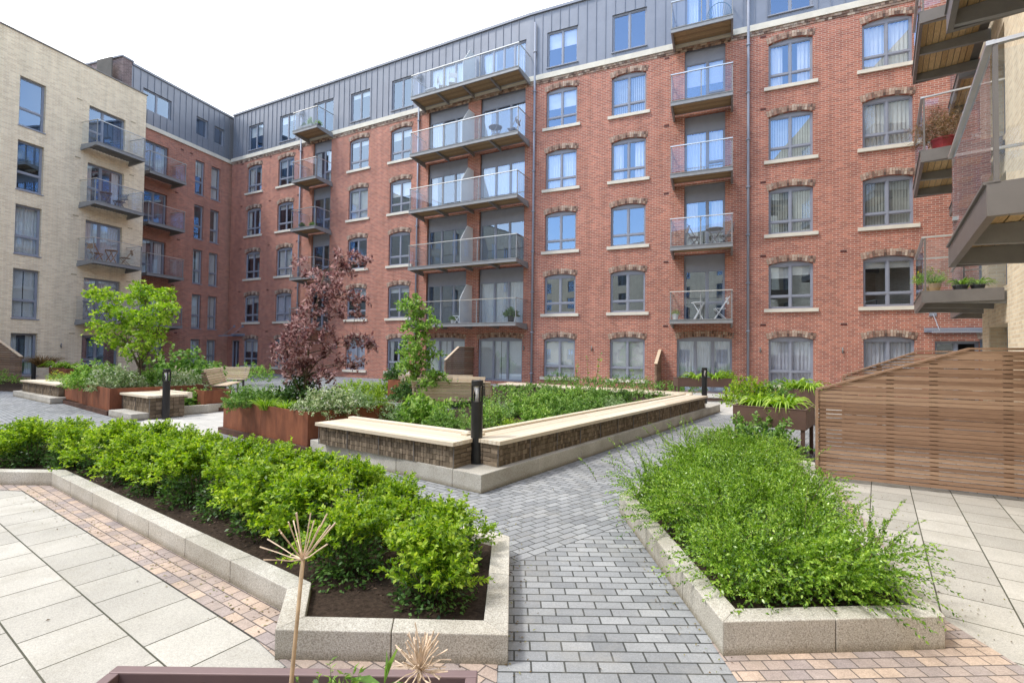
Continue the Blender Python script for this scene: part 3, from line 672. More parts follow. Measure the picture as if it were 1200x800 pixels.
for fr, x0, x1, ops in ((FR,0,19,opsR),(FL,XC,0,opsL)):
    b = MB(); wall_mesh(b, x0, x1, 0, BZ, ops); put(bld, fr, 'wall', b.mesh('wall', M['red']), 0, 0, 0)
    b = MB(); b.box(x0-.02,x1,-.09,.2,BZ,ZB); put(bld, fr, 'string_course', b.mesh('string_course', M['stone']), 0, 0, 0)
    b = MB(); n = int((x1-x0)/.12)
    for i in range(n):
        xa = x0+(x1-x0)*i/n
        for r_ in range(2): b.box(xa+.002+(.06 if r_ else 0),xa+.115+(.06 if r_ else 0),-.02-.02*r_-random.uniform(0,.012),.02,BZ-.19+.09*r_,BZ-.105+.09*r_)
    put(bld, fr, 'corbel_course', b.mesh('corbel_course', M['arch']), 0, 0, 0)
    zo = []
    if fr is FR: zo = [(c-.75,c+.75,14.92,16.62,0) for c in colsR+[17.2]]+[(7.02,8.58,14.66,16.75,0)]
    else: zo = [(c-.75,c+.75,14.92,16.62,0) for c in colsL]+[(-14.75,-13.1,14.66,16.75,0),(-5.9,-3.5,14.66,16.6,0),(-2.7,-.2,14.66,16.6,0)]
    b = MB(); wall_mesh(b, x0, x1, ZB, ZT, zo, .12, 0.03)
    n = int((x1-x0)/.43)
    for i in range(n):
        xa = x0+.2+i*.43; segs = [(ZB,ZT-.12)]
        for o_ in zo:
            if o_[0]-.03 < xa < o_[1]+.03: segs = [(ZB,o_[2]),(o_[3],ZT-.12)]
        for za, zb in segs:
            if zb-za > .05: b.box(xa-.011,xa+.011,.0,.032,za,zb)
    b.box(x0,x1,-.05,.25,ZT-.1,ZT+.02)
    put(bld, fr, 'zinc_cladding', b.mesh('zinc_cladding', M['zinc']), 0, 0, 0)
    b = MB(); b.box(x0,x1,1.4,1.5,0,ZT-.1); b.box(x0,x0+.05,.3,1.4,0,ZT-.1); b.box(x1-.05,x1,.3,1.4,0,ZT-.1)
    for k in range(7): b.box(x0,x1,.2,1.4,FH*k-.12 if k else .0,FH*k-.02 if k else .01)
    put(bld, fr, 'interior', b.mesh('interior', M['interior']), 0, 0, 0)
    b = MB(); b.box(x0,x1,.25,14,ZT-.12,ZT-.02); put(bld, fr, 'roof', b.mesh('roof', M['zinc']), 0, 0, 0)
CURS = {(0,0):'fullblind',(0,1):'fullblind',(0,2):'curtblue',(0,3):'curtblue',(1,2):'blind',(1,3):'blind',(2,2):'vblind',(2,3):'vblind',(3,2):'vblind',(3,3):'curtain',(4,3):'curtain',(4,1):'vblind',(3,1):'open',(4,0):'blind',(3,0):'curtain',(2,0):'none',(2,1):'none',(1,0):'none',(1,1):'none',(4,2):'open'}
rd = random.Random(3)
for fr, cols in ((FR,colsR+[17.2]),(FL,colsL)):
    for ci, c in enumerate(cols):
        for k in range(6):
            cur = CURS.get((k,ci)) if fr is FR else None
            if cur is None: cur = rd.choice(['none','curtain','open','open','blind','curtblue' if k < 2 else 'none','fullblind' if k == 0 else 'blind'])
            if k < 5: window(bld, fr, c, .44+FH*k, AKEY, ARCH, .1, 'stone', True, cur, ci+k*3)
            else: window(bld, fr, c, 14.92, 'zinc', ZW, .1, 'frame', None, rd.choice(['blind','blind','open','none']), ci)
for k in range(1,5):
    window(bld, FR, 7.8, FH*k, 'door2', DOOR2, .14, None, None, ['none','none','open','curtain','blind'][k], k, 'balcony_door')
    window(bld, FL, -13.94, FH*k, 'door2', DOOR2, .14, None, None, rd.choice(['open','none']), k, 'balcony_door')
    for c in (-4.68,-1.45): window(bld, FL, c, FH*k, 'door3', DOOR3, .16, None, None, rd.choice(['open','curtain','none']), k+int(c), 'balcony_door')
window(bld, FR, 7.8, .02, 'gd3', GD3, .1, None, True, 'curtblue', 1, 'patio_door')
for c in (-4.675,-1.445): window(bld, FL, c, .15, 'gd3w', GD3W, .1, None, True, 'fullblind', 1, 'patio_door')
window(bld, FR, 7.8, 14.66, 'zd2', (1.56,2.09,0,[1.15,.85],[1]), .1, None, None, 'open', 2, 'balcony_door')
window(bld, FL, -13.925, 14.66, 'zd1', (1.65,2.09,0,[1,1],[1]), .1, None, None, 'none', 2, 'balcony_door')
window(bld, FL, -4.7, 14.66, 'zd3', (2.4,1.94,0,[1,1,1],[1]), .1, None, None, 'curtain', 2, 'balcony_door')
window(bld, FL, -1.45, 14.66, 'zd3b', (2.5,1.94,0,[1,1,1,1],[1]), .1, None, None, 'open', 2, 'balcony_door')
for k in range(1,6):
    zz = FH*k+(.06 if k == 5 else 0)
    balcony(bld, FR, 6.58, 8.86, zz, 1.2, (7.72,), 2, None, k < 6)
    balcony(bld, FL, -15.05, -13.0, zz, 1.25, (), 2, None, True)
    balcony(bld, FL, -6.15, .05, zz, 1.25, (-4.1,-2.05), 5, -3.06, True)
# door in the corner with glass canopy, right-hand entrance with canopy
window(bld, FL, -21.925, .02, 'entrance', (.85,2.13,0,[1,1.2],[1]), .1, None, None, None, 0, 'entrance_door')
window(bld, FR, 15.85, .02, 'entrance2', (1.2,2.08,0,[1,1],[1]), .1, None, None, None, 0, 'entrance_door')
def canopy(fr, x0, x1, z, d):
    b = MB(); b.box(x0,x1,-d,-.02,z,z+.02)
    o = put(bld, fr, 'canopy', b.mesh('canopy', M['balglass']), 0, 0, 0)
    s = MB(); s.obar((x0,-d,z-.03),(x1,-d,z-.03),.07,.07); s.box(x0,x1,-.06,-.004,z-.02,z+.14)
    for x in (x0+.25,x1-.25): s.obar((x,-d+.05,z),(x,-.02,z-.02),.05,.05); s.tube([(x,-d+.15,z+.02),(x,-.03,z+.62)], .013, 6); s.box(x-.1,x+.1,-.03,-.005,z+.55,z+.72)
    sub(o, 'canopy_frame', s.mesh('canopy_frame', M['frame']))
canopy(FL, -22.3, -20.9, 2.45, .9); canopy(FR, 14.95, 17.0, 2.42, .75)
def pipe(fr, x, z0, z1, hop=True):
    b = MB(); b.tube([(x,-.08,z0),(x,-.08,z1)], .05, 10)
    for k in range(int((z1-z0)/1.9)): b.box(x-.07,x+.07,-.14,-.003,z0+.5+1.9*k,z0+.56+1.9*k)
    if hop: b.prism([(x-.11,-.2),(x+.11,-.2),(x+.11,-.01),(x-.11,-.01)], z1, z1+.28)
    put(bld, fr, 'downpipe', b.mesh('downpipe', M['frame'], True), 0, 0, 0)
pipe(FR, 9.42, .05, 17.4, False); pipe(FR, .3, .05, 17.2, False); pipe(FL, -6.55, .1, 16.2); pipe(FL, -15.75, .1, 16.2)
b = MB(); b.box(-.1,.1,-.012,.004,-.04,.04); vent = b.mesh('air_vent', simple('vent_dark', (.10,.035,.03), .8))
for fr, xs in ((FR,(6.3,9.95,12.6)),(FL,(-18.7,-16.0,-21.6))):
    for x in xs:
        for k in range(5):
            if x == 12.6 and k > 1: continue
            put(bld, fr, 'air_vent', vent, x, 0, 2.42+FH*k+(.1 if k else .3))
b = MB(); b.tube([(0,-.06,-.11),(0,-.06,.11)], .024, 8); b.box(-.02,.02,-.06,-.003,-.03,.03); wl = b.mesh('wall_light', M['panelgrey'], True)
for fr, xs in ((FR,(3.15,9.85,12.55)),(FL,(-12.35,-9.4,-.02+.0-.1))):
    for x in xs: put(bld, fr, 'wall_light', wl, x, 0, 1.75)
# left wing of the same building: plain square windows and balconies along the side of the court
opsQ = [(a,b_,FH*k-.05+(.0 if k else .5),FH*k+2.15,0) for a,b_ in ((23.52,24.18),(24.67,25.36)) for k in range(5)]
opsQ += [(20.25,21.72,FH*k+.0,FH*k+2.13,0) for k in range(0,5)]
XQ = 26.75
b = MB(); wall_mesh(b, 18.6, XQ, 0, BZ, opsQ); put(bld, FRL, 'wall', b.mesh('wall', M['red']), 0, 0, 0)
b = MB(); b.box(18.6,XQ+.07,-.09,.2,BZ,ZB); put(bld, FRL, 'string_course', b.mesh('string_course', M['stone']), 0, 0, 0)
zq = [(20.15,21.85,15.5,16.7,0),(23.52,24.35,15.4,16.6,0),(24.85,25.6,15.4,16.55,0)]
b = MB(); wall_mesh(b, 19.5, XQ+.05, ZB, ZT, zq, .14, .03)
for i in range(17):
    xa = 19.6+i*.4; segs = [(ZB,ZT-.1)]
    for o_ in zq:
        if o_[0]-.03 < xa < o_[1]+.03: segs = [(ZB,o_[2]),(o_[3],ZT-.1)]
    for za, zb in segs: b.box(xa-.011,xa+.011,-.002,.032,za,zb)
b.box(19.5,XQ+.05,-.05,.25,ZT-.1,ZT+.02)
put(bld, FRL, 'zinc_cladding', b.mesh('zinc_cladding', M['zinc']), 0, 0, 0)
b = MB(); b.box(18.98,19.48,.0,6,BZ,ZT+.05); put(bld, FRL, 'gable_wall', b.mesh('gable_wall', M['dark_brick']), 0, 0, 0)
b = MB(); b.box(18.9,19.55,-.05,6.1,ZT+.05,ZT+.14); put(bld, FRL, 'coping', b.mesh('coping', M['zinc']), 0, 0, 0)
b = MB(); b.box(18.6,XQ,1.4,1.5,0,ZT-.1); b.box(18.6,18.65,.3,1.4,0,ZT-.1); b.box(19.5,XQ+.05,.25,12,ZT-.12,ZT-.02)
for k in range(6): b.box(18.6,XQ,.2,1.4,FH*k-.12 if k else 0,FH*k-.02 if k else .01)
put(bld, FRL, 'interior', b.mesh('interior', M['interior']), 0, 0, 0)
for k in range(5):
    for c, wd in ((23.85,.66),(25.015,.69)):
        h = 2.2 if k else 1.65
        window(bld, FRL, c, FH*k-.05+(0 if k else .5), ('q',wd,h), (wd,h,0,[1],[.38,.62]), .12, 'frame', None, ['fullblind','curtain','open','none','blind'][k] if c < 24 else ['fullblind','fullblind','curtain','open','curtain'][k], k)
    window(bld, FRL, 20.985, FH*k, 'qdoor', (1.47,2.13,0,[1,1],[[.3,.7],[1]]), .14, None, None, ['fullblind','curtain','open','none','curtain'][k], k, 'balcony_door')
    if k: balcony(bld, FRL, 19.8, 22.0, FH*k, 1.2, (), 2, None, False)
for o_ in zq: window(bld, FRL, (o_[0]+o_[1])/2, o_[2], ('zq',o_[0]), (o_[1]-o_[0],o_[3]-o_[2],0,[1,1] if o_[1]-o_[0] > 1 else [1],[1]), .13, None, None, 'none', 0)
for x, z in ((22.5,2.5),(22.2,5.4),(22.5,8.3),(22.3,11.2),(22.6,14.0),(23.2,14.0)): put(bld, FRL, 'air_vent', vent, x, 0, z)
# dormer-like roof light on the far corner of the roof
b = MB(); b.prism([(0,0),(2.2,0),(2.2,1.6),(0,1.6)], 0, .35); put(bld, FL, 'roof_hatch', b.mesh('roof_hatch', M['panelgrey']), -23.0, .8, ZT)

# ---------------------------------------------------------------- the cream brick building on the left
cb = thing('apartment_building', 'pale cream brick block with square windows and small balconies on the left', 'building', FCR.w(16,0,0))
ops = [(13.87,14.84,FH*k-.1+(.3 if not k else 0),FH*k+2.13,0) for k in range(5)]+[(16.64,18.36,FH*k+.02,FH*k+2.13,0) for k in range(5)]+[(x,x+.97,FH*k-.1,FH*k+2.13,0) for k in range(1,5) for x in (8,4.5,.5,-4,-9,-14,-19)]
CT = 15.62
b = MB(); wall_mesh(b, -24, 19.42, 0, CT, ops, .13); b.face([(19.42,0,0),(19.42,14,0),(19.42,14,CT),(19.42,0,CT)]); b.face([(-24,14,0),(-24,0,0),(-24,0,CT),(-24,14,CT)])
put(cb, FCR, 'wall', b.mesh('wall', M['cream']), 0, 0, 0)
b = MB(); b.box(-24.03,19.46,-.05,.3,CT,CT+.06); put(cb, FCR, 'coping', b.mesh('coping', M['dsteel']), 0, 0, 0)
b = MB(); b.box(-24,19.4,.3,14,CT-.1,CT); put(cb, FCR, 'roof', b.mesh('roof', M['panelgrey']), 0, 0, 0)
b = MB(); b.box(-24,19.3,1.4,1.5,0,CT-.1); b.box(-24,-23.95,.3,1.4,0,CT-.1); b.box(19.2,19.25,.3,1.4,0,CT-.1)
for k in range(6): b.box(-24,19.3,.2,1.4,max(0,FH*k-.12),FH*k-.02 if k else .01)
put(cb, FCR, 'interior', b.mesh('interior', M['interior']), 0, 0, 0)
for k in range(5):
    h = 2.23-(.3 if not k else 0)
    window(cb, FCR, 14.355, FH*k-.1+(.3 if not k else 0), ('cw',h), (.97,h,0,[1],[.36,.64]), .14, 'frame', None, ['open','fullblind','curtain','none','none'][k], k)
    window(cb, FCR, 17.5, FH*k+.02, 'cdoor', (1.72,2.11,0,[.8,1.2],[[.42,.58],[1]]), .15, None, None, ['none','curtain','curtain','open','none'][k], k, 'balcony_door')
    for wx in ((8.485,4.985,.985,-3.515,-8.515,-13.515,-18.515) if k else ()): window(cb, FCR, wx, FH*k-.1, ('cw',2.23), (.97,2.23,0,[1],[.36,.64]), .14, 'frame', None, 'curtain', k)
    if k: balcony(cb, FCR, 16.3, 18.62, FH*k, 1.2, (), 2, None, False)
put(cb, FCR, 'wall_light', wl, 15.75, 0, 1.6)
b = MB(); b.box(-.12,.12,-.01,.004,-.03,.03); v2 = b.mesh('air_vent', simple('vent_buff', (.45,.36,.24), .8))
for k in range(5): put(cb, FCR, 'air_vent', v2, 16.2, 0, FH*k+2.2); put(cb, FCR, 'air_vent', v2, 18.75, 0, FH*k+2.2)

# ---------------------------------------------------------------- the cream brick building on the right
FX = Frame((4.68,3.04,0), math.atan2(-.7986,-.6018))
rb = thing('apartment_building', 'cream brick block with large overhanging steel balconies on the right edge', 'building', FX.w(-5,0,0))
ops = [(-9.8,-7.8,FH*k+.02,FH*k+2.2,0) for k in range(5)]+[(-2.3,-.5,FH*k+.02,FH*k+2.2,0) for k in range(1,5)]
b = MB(); wall_mesh(b, -10.72, 5.5, 0, 15.5, ops, .3); b.face([(-10.72,0,0),(-10.72,0,15.5),(-10.72,.9,15.5),(-10.72,.9,0)])
wall_mesh(b, -16, -10.72, 0, 15.5, [], .3, .9)
put(rb, FX, 'wall', b.mesh('wall', M['cream']), 0, 0, 0)
b = MB(); b.box(-16,5.5,2.0,2.1,0,15.4); b.box(-16,5.5,.9,14,15.4,15.5)
put(rb, FX, 'interior', b.mesh('interior', M['interior']), 0, 0, 0)
for k in range(5):
    window(rb, FX, -8.8, FH*k+.02, 'rdoor', (2.0,2.18,0,[1,1],[1]), .28, None, None, 'curtain', k, 'balcony_door')
    if k: window(rb, FX, -1.4, FH*k+.02, 'rdoor2', (1.8,2.18,0,[1,1],[1]), .28, None, None, 'open', k, 'balcony_door')
for k in range(1,5):
    balcony(rb, FX, -2.74, 0, FH*k-.03, 1.25, (), 3, None, True, .26, big=True)
    balcony(rb, FX, -10.65, -7.79, FH*k-.03, 1.25, (), 3, None, True, .24, big=True)
    balcony(rb, FX, -13.3, -10.96, FH*k-.03, 1.25, (), 2, None, True, .24, y0=.9, big=True)

# ---------------------------------------------------------------- block across the court (behind the viewer, mirrored in the lower windows)
FO = Frame((22,-24,0), R(180))
ob = thing('apartment_building', 'buff brick block on the open side of the courtyard, mirrored in the lower windows', 'building', (0,-24,0))
ops = [(x,x+1.5,.5+FH*k,2.3+FH*k,0) for x in np.arange(1.5,88,5.2) for k in range(5)]
b = MB(); wall_mesh(b, 0, 90, 0, 18.4, [tuple(map(float,o)) for o in ops], .12); b.box(0,90,8,8.2,0,18.4)
put(ob, FO, 'wall', b.mesh('wall', M['cream']), 0, 0, 0)
b = MB(); b.box(0,90,1.2,1.3,0,18.3); put(ob, FO, 'interior', b.mesh('interior', M['interior']), 0, 0, 0)
for o_ in ops: window(ob, FO, float(o_[0])+.75, o_[2], 'opp', (1.5,1.8,0,[1,1],[1]), .12, None, None, 'none', 0)

# ---------------------------------------------------------------- seat walls, central bed
P0 = Vector((-.31,5.26,0))
def ab(a, b, z=0): p = P0+GA*a+GB*b; return Vector((p.x,p.y,z))
def seat_wall(label, p, ang, ln, dp, z0, ztop=.5, group=None, capback=True, slots=True):
    """front face along local x at y=0, body towards +y"""
    t = thing('seat_wall', label, 'seat wall', (p[0],p[1],z0), ang, group)
    h = ztop-z0-.045; b = MB(); nrow = 5; rh = h/nrow
    for c in range(int(ln/.05)):
        x = c*.05; row_h = h/4; sh = (c//6 % 2)*row_h*.5*(random.random() < .15)
        for r_ in range(4):
            j = random.uniform(-.005,.008); b.box(x+.003,x+.047,.03+j*.6,.12,row_h*r_+.002,row_h*(r_+1)-.003)
    for e in (0,1):
        for c in range(int((dp-.06)/.11)):
            y = .03+c*.11
            for r_ in range(5):
                j = random.uniform(-.006,.006); xa = (ln-.1 if e else .0)
                b.box(xa+j,xa+.1+j,y+.003,y+.107,rh*r_+.003,rh*(r_+1)-.004)
    b.box(.06,ln-.06,.08,dp-.04,0,h-.01)
    b.build('gabion_fill', M['gabion'], t)
    m = MB(); k = max(1, round(ln/.62))
    for i in range(k+1):
        x = ln*i/k; m.box(x-.004,x+.004,.014,.022,0,h)
    m.build('mesh_frame', M['dsteel'], t)
    c = MB(); nb = 9; w_ = (dp+.03)/nb
    k = max(1, round(ln/2.4))
    for q in range(k):
        for i in range(nb):
            y = -.03+i*w_; c.box(ln*q/k+.002-(.03 if q == 0 else 0),ln*(q+1)/k-.002+(.03 if q == k-1 else 0),y+.0025,y+w_-.0025,h,h+.045+random.uniform(0,.002))
    if capback: c.box(0,ln,dp+.004,dp+.10,h-.05,h+.075)
    c.build('slatted_top', M['captop'], t, bev=.003)
    return t
M['captop'] = island('bleached_slats', [(0, (.54,.45,.34)), (.5, (.63,.55,.43)), (1, (.71,.64,.53))], .7, .3, .12, 6., (1,20,20))
angA, angB = GANG, BANG
# plinth kerb of the central bed
cen = ab(4.5,3)
t = thing('planting_bed', 'large central planted bed on a stepped granite plinth', 'planting bed', (cen.x,cen.y,0))
def stones(mb, p, d, nrm, ln, w, h, st=1.15):
    k = max(1, round(ln/st)); g = .0025
    for q in range(k):
        a = p+d*(ln*q/k+g*(q>0)); e = p+d*(ln*(q+1)/k-g*(q<k-1))
        mb.prism([a,e,e+nrm*w,a+nrm*w], 0, h)
b = MB(); c2 = Vector((cen.x,cen.y,0))
stones(b, ab(0,0)-c2+GA*.0, GA, GB, 9.9, .42, .2)
b.build('kerb', M['granite'], t, bev=.006)
b = MB(); stones(b, ab(.3,3.25)-c2, -GB, -GA, 2.83, -.12, .2) if False else None
b = MB(); k = 3
for q in range(k):
    a = ab(0,.424+2.86*q/k)-c2; e = ab(0,.42+2.86*(q+1)/k-.003)-c2; b.prism([a,a+GA*.42,e+GA*.42,e], 0, .2)
b.build('kerb', M['granite'], t, bev=.006)
b = MB(); b.face([ab(.42,.42,.13)-c2,ab(.8,.42,.13)-c2,ab(.8,.8,.13)-c2,ab(.42,.8,.13)-c2]); b.build('gravel', M['gravel'], t)
b = MB(); b.face([ab(.8,.8,.34)-c2,ab(9.5,.8,.34)-c2,ab(9.5,7.2,.34)-c2,ab(5.6,7.2,.34)-c2,ab(5.2,3.8,.34)-c2,ab(.8,3.3,.34)-c2]); b.build('soil', M['soil'], t)
# right arm: front edge from near the corner to the far end
def along(p, q): d = Vector((q[0]-p[0],q[1]-p[1])); return math.atan2(d.y,d.x), d.length
ra0 = G(585,547.8,.2); ra1 = G(826,478,.2)
ang, ln = along(ra0, (4.86,12.25))
seat_wall('long seat wall of brick-filled gabions with pale slatted top along the path', ra0, ang, ln, .5, .2)
la0 = G(372,520,.2); la1 = G(530,549.5,.2); ang2, ln2 = along(la0, la1)
seat_wall('shorter seat wall of brick-filled gabions between rusty planter and front bollard', la0, ang2, ln2, .5, .2)
bw1 = Vector((4.55,12.75)); bw0 = bw1+Vector((GB.x,GB.y))*6.2
angq, lnq = along(bw0, bw1)
seat_wall('low seat wall closing the back of the central bed in front of the low hedge', bw0, angq, lnq, .42, .1, .48)
lb0 = Vector((-14.9,14.95)); lb1 = Vector((-9.45,11.35)); 
angl, lnl = along(lb0, Vector((-12.3,13.32)))
seat_wall('far left seat wall with pale top in front of the cream block', lb0, angl, lnl, .9, .16, .5)
sl0 = Vector((-8.82,11.13)); sl1 = Vector((-7.65,10.38)); angs, lns = along(sl0, sl1)
seat_wall('short seat wall beside the slim bollard at the left path opening', sl0, angs, lns, .75, .02, .5)
# left bed: plinth and curved kerb
lbc = Vector((-10,13.5,0)); t = thing('planting_bed', 'left-hand planted bed with stepped kerb beneath the green maple', 'planting bed', (-10,13.5,0))
b = MB(); d_ = (Vector((-9.15,10.98))-Vector((-15.3,15.1))); ln_ = d_.length; d_.normalize(); d3 = Vector((d_.x,d_.y,0)); n3 = Vector((-d_.y,d_.x,0))
stones(b, Vector((-15.3,15.1,0))-lbc, d3, n3, 3.72, .35, .16, 1.2)
b.build('kerb', M['granite'], t, bev=.005); b = MB()
stones(b, Vector((-8.88,10.86,0))-lbc, d3, n3, 1.25, .35, .14, 1.2)
b.build('kerb', M['granite'], t, bev=.005); b = MB()
cv = [Vector((-7.62,11.0,0)),Vector((-7.12,11.55,0)),Vector((-6.98,12.2,0)),Vector((-7.35,13.0,0)),Vector((-8.1,14.2,0)),Vector((-9.0,15.6,0))]
for i in range(len(cv)-1):
    a, e = cv[i]-lbc, cv[i+1]-lbc; nn = Vector((-(e-a).y,(e-a).x,0)).normalized(); b.prism([a,e,e+nn*.13,a+nn*.13], 0, .2)
b.build('kerb', M['granite'], t, bev=.005)
b = MB(); b.face([p-lbc for p in (Vector((-15,15.2,.12)),Vector((-9.2,11.3,.12)),Vector((-7.8,11.3,.12)),Vector((-7.2,12.2,.12)),Vector((-9.1,15.6,.12)),Vector((-13,19,.12)))]); b.build('soil', M['soil'], t)

# ---------------------------------------------------------------- bollards
def bollard():
    t = thing('bollard', '', 'bollard', (0,0,0)); r_ = .07
    b = MB(); b.lathe([(r_,0),(r_,.80)], 20); b.lathe([(r_,.985),(r_,1.045),(r_*.94,1.05)], 20)
    for k in range(4):
        a = k*math.pi/2+.55; b.obar((r_*.93*math.cos(a),r_*.93*math.sin(a),.79),(r_*.93*math.cos(a),r_*.93*math.sin(a),.99),.022,.022)
    b.build('post', M['black'], t, smooth=False)
    b = MB(); b.lathe([(.03,.80),(.018,.88),(.055,.985)], 16); b.build('lamp_lens', M['lens'], t, smooth=True)
    return t
bd = bollard(); bd['group'] = 'black light bollards'
bd.location = G(558,550,.125); bd['label'] = 'nearest black bollard light, at the front corner of the central bed'
copy_thing(bd, G(194,490,.02), .3, 'black bollard light at the end of the left short seat wall')
copy_thing(bd, (5.32,13.55,.12), .2, 'black bollard light behind the far end of the long seat wall')
copy_thing(bd, G(39,449,.0), .8, 'black bollard light far left in front of the cream block')
copy_thing(bd, G(246,433.2,.0), .5, 'small distant black bollard light near the corner entrance door')

# ---------------------------------------------------------------- steel planters
def box_planter(label, p, ang, lx, ly, h, mat, soil=.06, skirt=True, name='planter', cat='planter'):
    t = thing(name, label, cat, (p[0],p[1],p[2] if len(p) > 2 else 0), ang)
    b = MB(); w_ = .02; z0 = .1 if skirt else 0
    for q in ((0,lx,0,w_),(0,lx,ly-w_,ly),(0,w_,w_,ly-w_),(lx-w_,lx,w_,ly-w_)): b.box(*q, z0, h)
    k = max(1, round(lx/1.45))
    for i in range(1,k): b.box(lx*i/k-.004,lx*i/k+.004,-.003,.004,z0,h)
    b.build('box', mat, t, bev=.004)
    if skirt: b = MB(); b.box(-.06,lx+.06,-.06,ly+.06,0,.1); b.build('skirt', M['cortendark'], t)
    b = MB(); b.face([(w_,w_,h-soil),(lx-w_,w_,h-soil),(lx-w_,ly-w_,h-soil),(w_,ly-w_,h-soil)]); b.build('soil', M['soil'], t)
    return t
M['cortendark'] = simple('corten_skirt', (.075,.032,.02), .75, 0, .35, 6.)
CPR = Vector((-2.97,7.2)); CPL = Vector((-5.22,8.93)); angc, lc = along(CPL, CPR)
box_planter('big rusty steel planter holding the purple-leaved maple', CPL, angc, lc, 1.6, .6, M['corten'])
LPL = Vector((-12.15,13.38)); LPR = Vector((-8.98,11.0)); angp, lp = along(LPL, LPR)
box_planter('rusty steel planter under the green maple on the left', LPL, angp, lp, 1.9, .6, M['corten'])
q0 = G(172,456,.0); box_planter('low rusty planter strip behind the short left seat wall', Vector((-9.2,13.1)), angp, 2.4, .6, .52, M['corten'])
box_planter('square rusty planter in front of the cream block, far left', Vector((-17.8,18.9)), angp, 2.6, 1.2, .75, M['corten'])
box_planter('small rusty planter behind the middle timber bench', Vector((-3.75,14.9)), angB+math.pi, .7, .6, .65, M['corten'])
def trough(label, p, ang, lx, ly, z0, z1, legs=True):
    t = thing('trough_planter', label, 'planter', (p[0],p[1],0), ang); b = MB(); w_ = .018
    for q in ((0,lx,0,w_),(0,lx,ly-w_,ly),(0,w_,w_,ly-w_),(lx-w_,lx,w_,ly-w_)): b.box(*q, z0, z1)
    b.box(w_,lx-w_,w_,ly-w_,z0+.01,z0+.03)
    for q in ((-.006,lx+.006,-.006,.024),(-.006,lx+.006,ly-.024,ly+.006),(-.006,.024,.024,ly-.024),(lx-.024,lx+.006,.024,ly-.024)): b.box(*q, z1, z1+.012)
    b.build('trough', M['brownmetal'], t, bev=.003)
    for x in (.02,lx-.07):
        for y in (.02,ly-.07):
            b = MB(); b.box(x,x+.05,y,y+.05,0,z0); b.build('leg', M['brownmetal'], t)
    b = MB(); b.box(.02,lx-.02,.03,.06,.05,.09); b.box(.02,lx-.02,ly-.06,ly-.03,.05,.09); b.build('stretcher', M['brownmetal'], t)
    b = MB(); b.face([(w_,w_,z1-.05),(lx-w_,w_,z1-.05),(lx-w_,ly-w_,z1-.05),(w_,ly-w_,z1-.05)]); b.build('soil', M['soil'], t)
    return t
TR = Vector((3.36,7.46)); angt = math.atan2(6.87-7.46, 4.12-3.36)
trough('raised brown trough planter on legs at the low end of the timber fence', TR, angt, .96, 1.0, .47, .75)
trough('second brown trough planter on legs behind the nearer one', Vector((6.0,11.0)), angt, 1.4, .7, .45, .78)
trough('brown trough planter on legs in front of the curtained patio door', Vector((5.43,16.05)), R(-2), 1.78, .5, .48, .75)
t = thing('metal_planter', 'plum coloured metal planter with dead flower stalks at the bottom edge', 'planter', (-1.235,.45,0))
b = MB(); lx, ly, h = 1.14, 1.125, .5
for q in ((0,lx,ly-.036,ly),(0,lx,0,.036),(0,.036,.036,ly-.036),(lx-.036,lx,.036,ly-.036)): b.box(*q, 0, h)
b.build('box', M['purplemetal'], t, bev=.004)
b = MB(); n = 24
hh = [[.462+random.uniform(-.012,.012) for j in range(n+1)] for i in range(n+1)]
for i in range(n):
    for j in range(n):
        X = lambda q: .03+(lx-.06)*q/n
        Y = lambda q: .03+(ly-.06)*q/n
        b.face([(X(i),Y(j),hh[i][j]),(X(i+1),Y(j),hh[i+1][j]),(X(i+1),Y(j+1),hh[i+1][j+1]),(X(i),Y(j+1),hh[i][j+1])])
b.build('soil', M['soil'], t)

# dead allium heads and weeds in that planter
def allium(label, base, head, rays, rl, flat, curl=0.):
    t = thing('dried_allium', label, 'dead flower', base); b = MB(); h = Vector(head)-Vector(base)
    mid = h*.5+Vector((.006,0,0)); b.tube([(0,0,0), h*.25+Vector((.004,0,0)), mid, h*.75+Vector((.003,0,0)), h], [.006,.0055,.005,.0045,.005], 7)
    b.build('stem', M['stalk'], t, smooth=True); b = MB()
    for i in range(rays):
        a = random.uniform(0,2*math.pi); e = random.uniform(*flat); l = rl*random.uniform(.7,1.1)
        d = Vector((math.cos(a)*math.cos(e), math.sin(a)*math.cos(e), math.sin(e)))
        p1 = h+d*l*.6+Vector((0,0,.006)); p2 = h+d*l+Vector((random.uniform(-1,1)*curl,random.uniform(-1,1)*curl,.012+random.uniform(-1,1)*curl))
        b.tube([h, h+d*l*.3, p1, p2], [.0026,.0018,.0016,.0022], 4)
    b.build('seed_head', M['stalk2'], t); return t
M['stalk2'] = simple('pale_dry_stalk', (.62,.49,.36), .8, 0, .25, 40.)
r1 = ray(355,655); k1 = 1.22/r1[1]; r0 = ray(333,812); k0 = 1.13/r0[1]
hd = Vector((r1[0]*k1, 1.22, CH+r1[2]*k1)); bs = Vector((r0[0]*k0-.02, 1.13, .43))
allium('tall dead allium stalk with a spread of bare rays', bs, hd, 17, .105, (.05,1.4))
r1 = ray(492,782); k1 = 1.3/r1[1]; hd = Vector((r1[0]*k1, 1.3, CH+r1[2]*k1)); allium('short dead allium with a dense straw-coloured seed head', (hd.x-.02,1.22,.43), hd, 70, .078, (-.5,1.5), .012)
def plant(name, label, me, loc, rot=0, sc_=1., cat='plant', group=None):
    o = bpy.data.objects.new(name, me); C.objects.link(o); o.location = loc; o.rotation_euler = (0,0,rot); o.scale = (sc_,)*3
    if name == 'hedge_shrub': o.scale = (sc_,sc_,sc_*.9)
    return tag(o, label, cat, group)
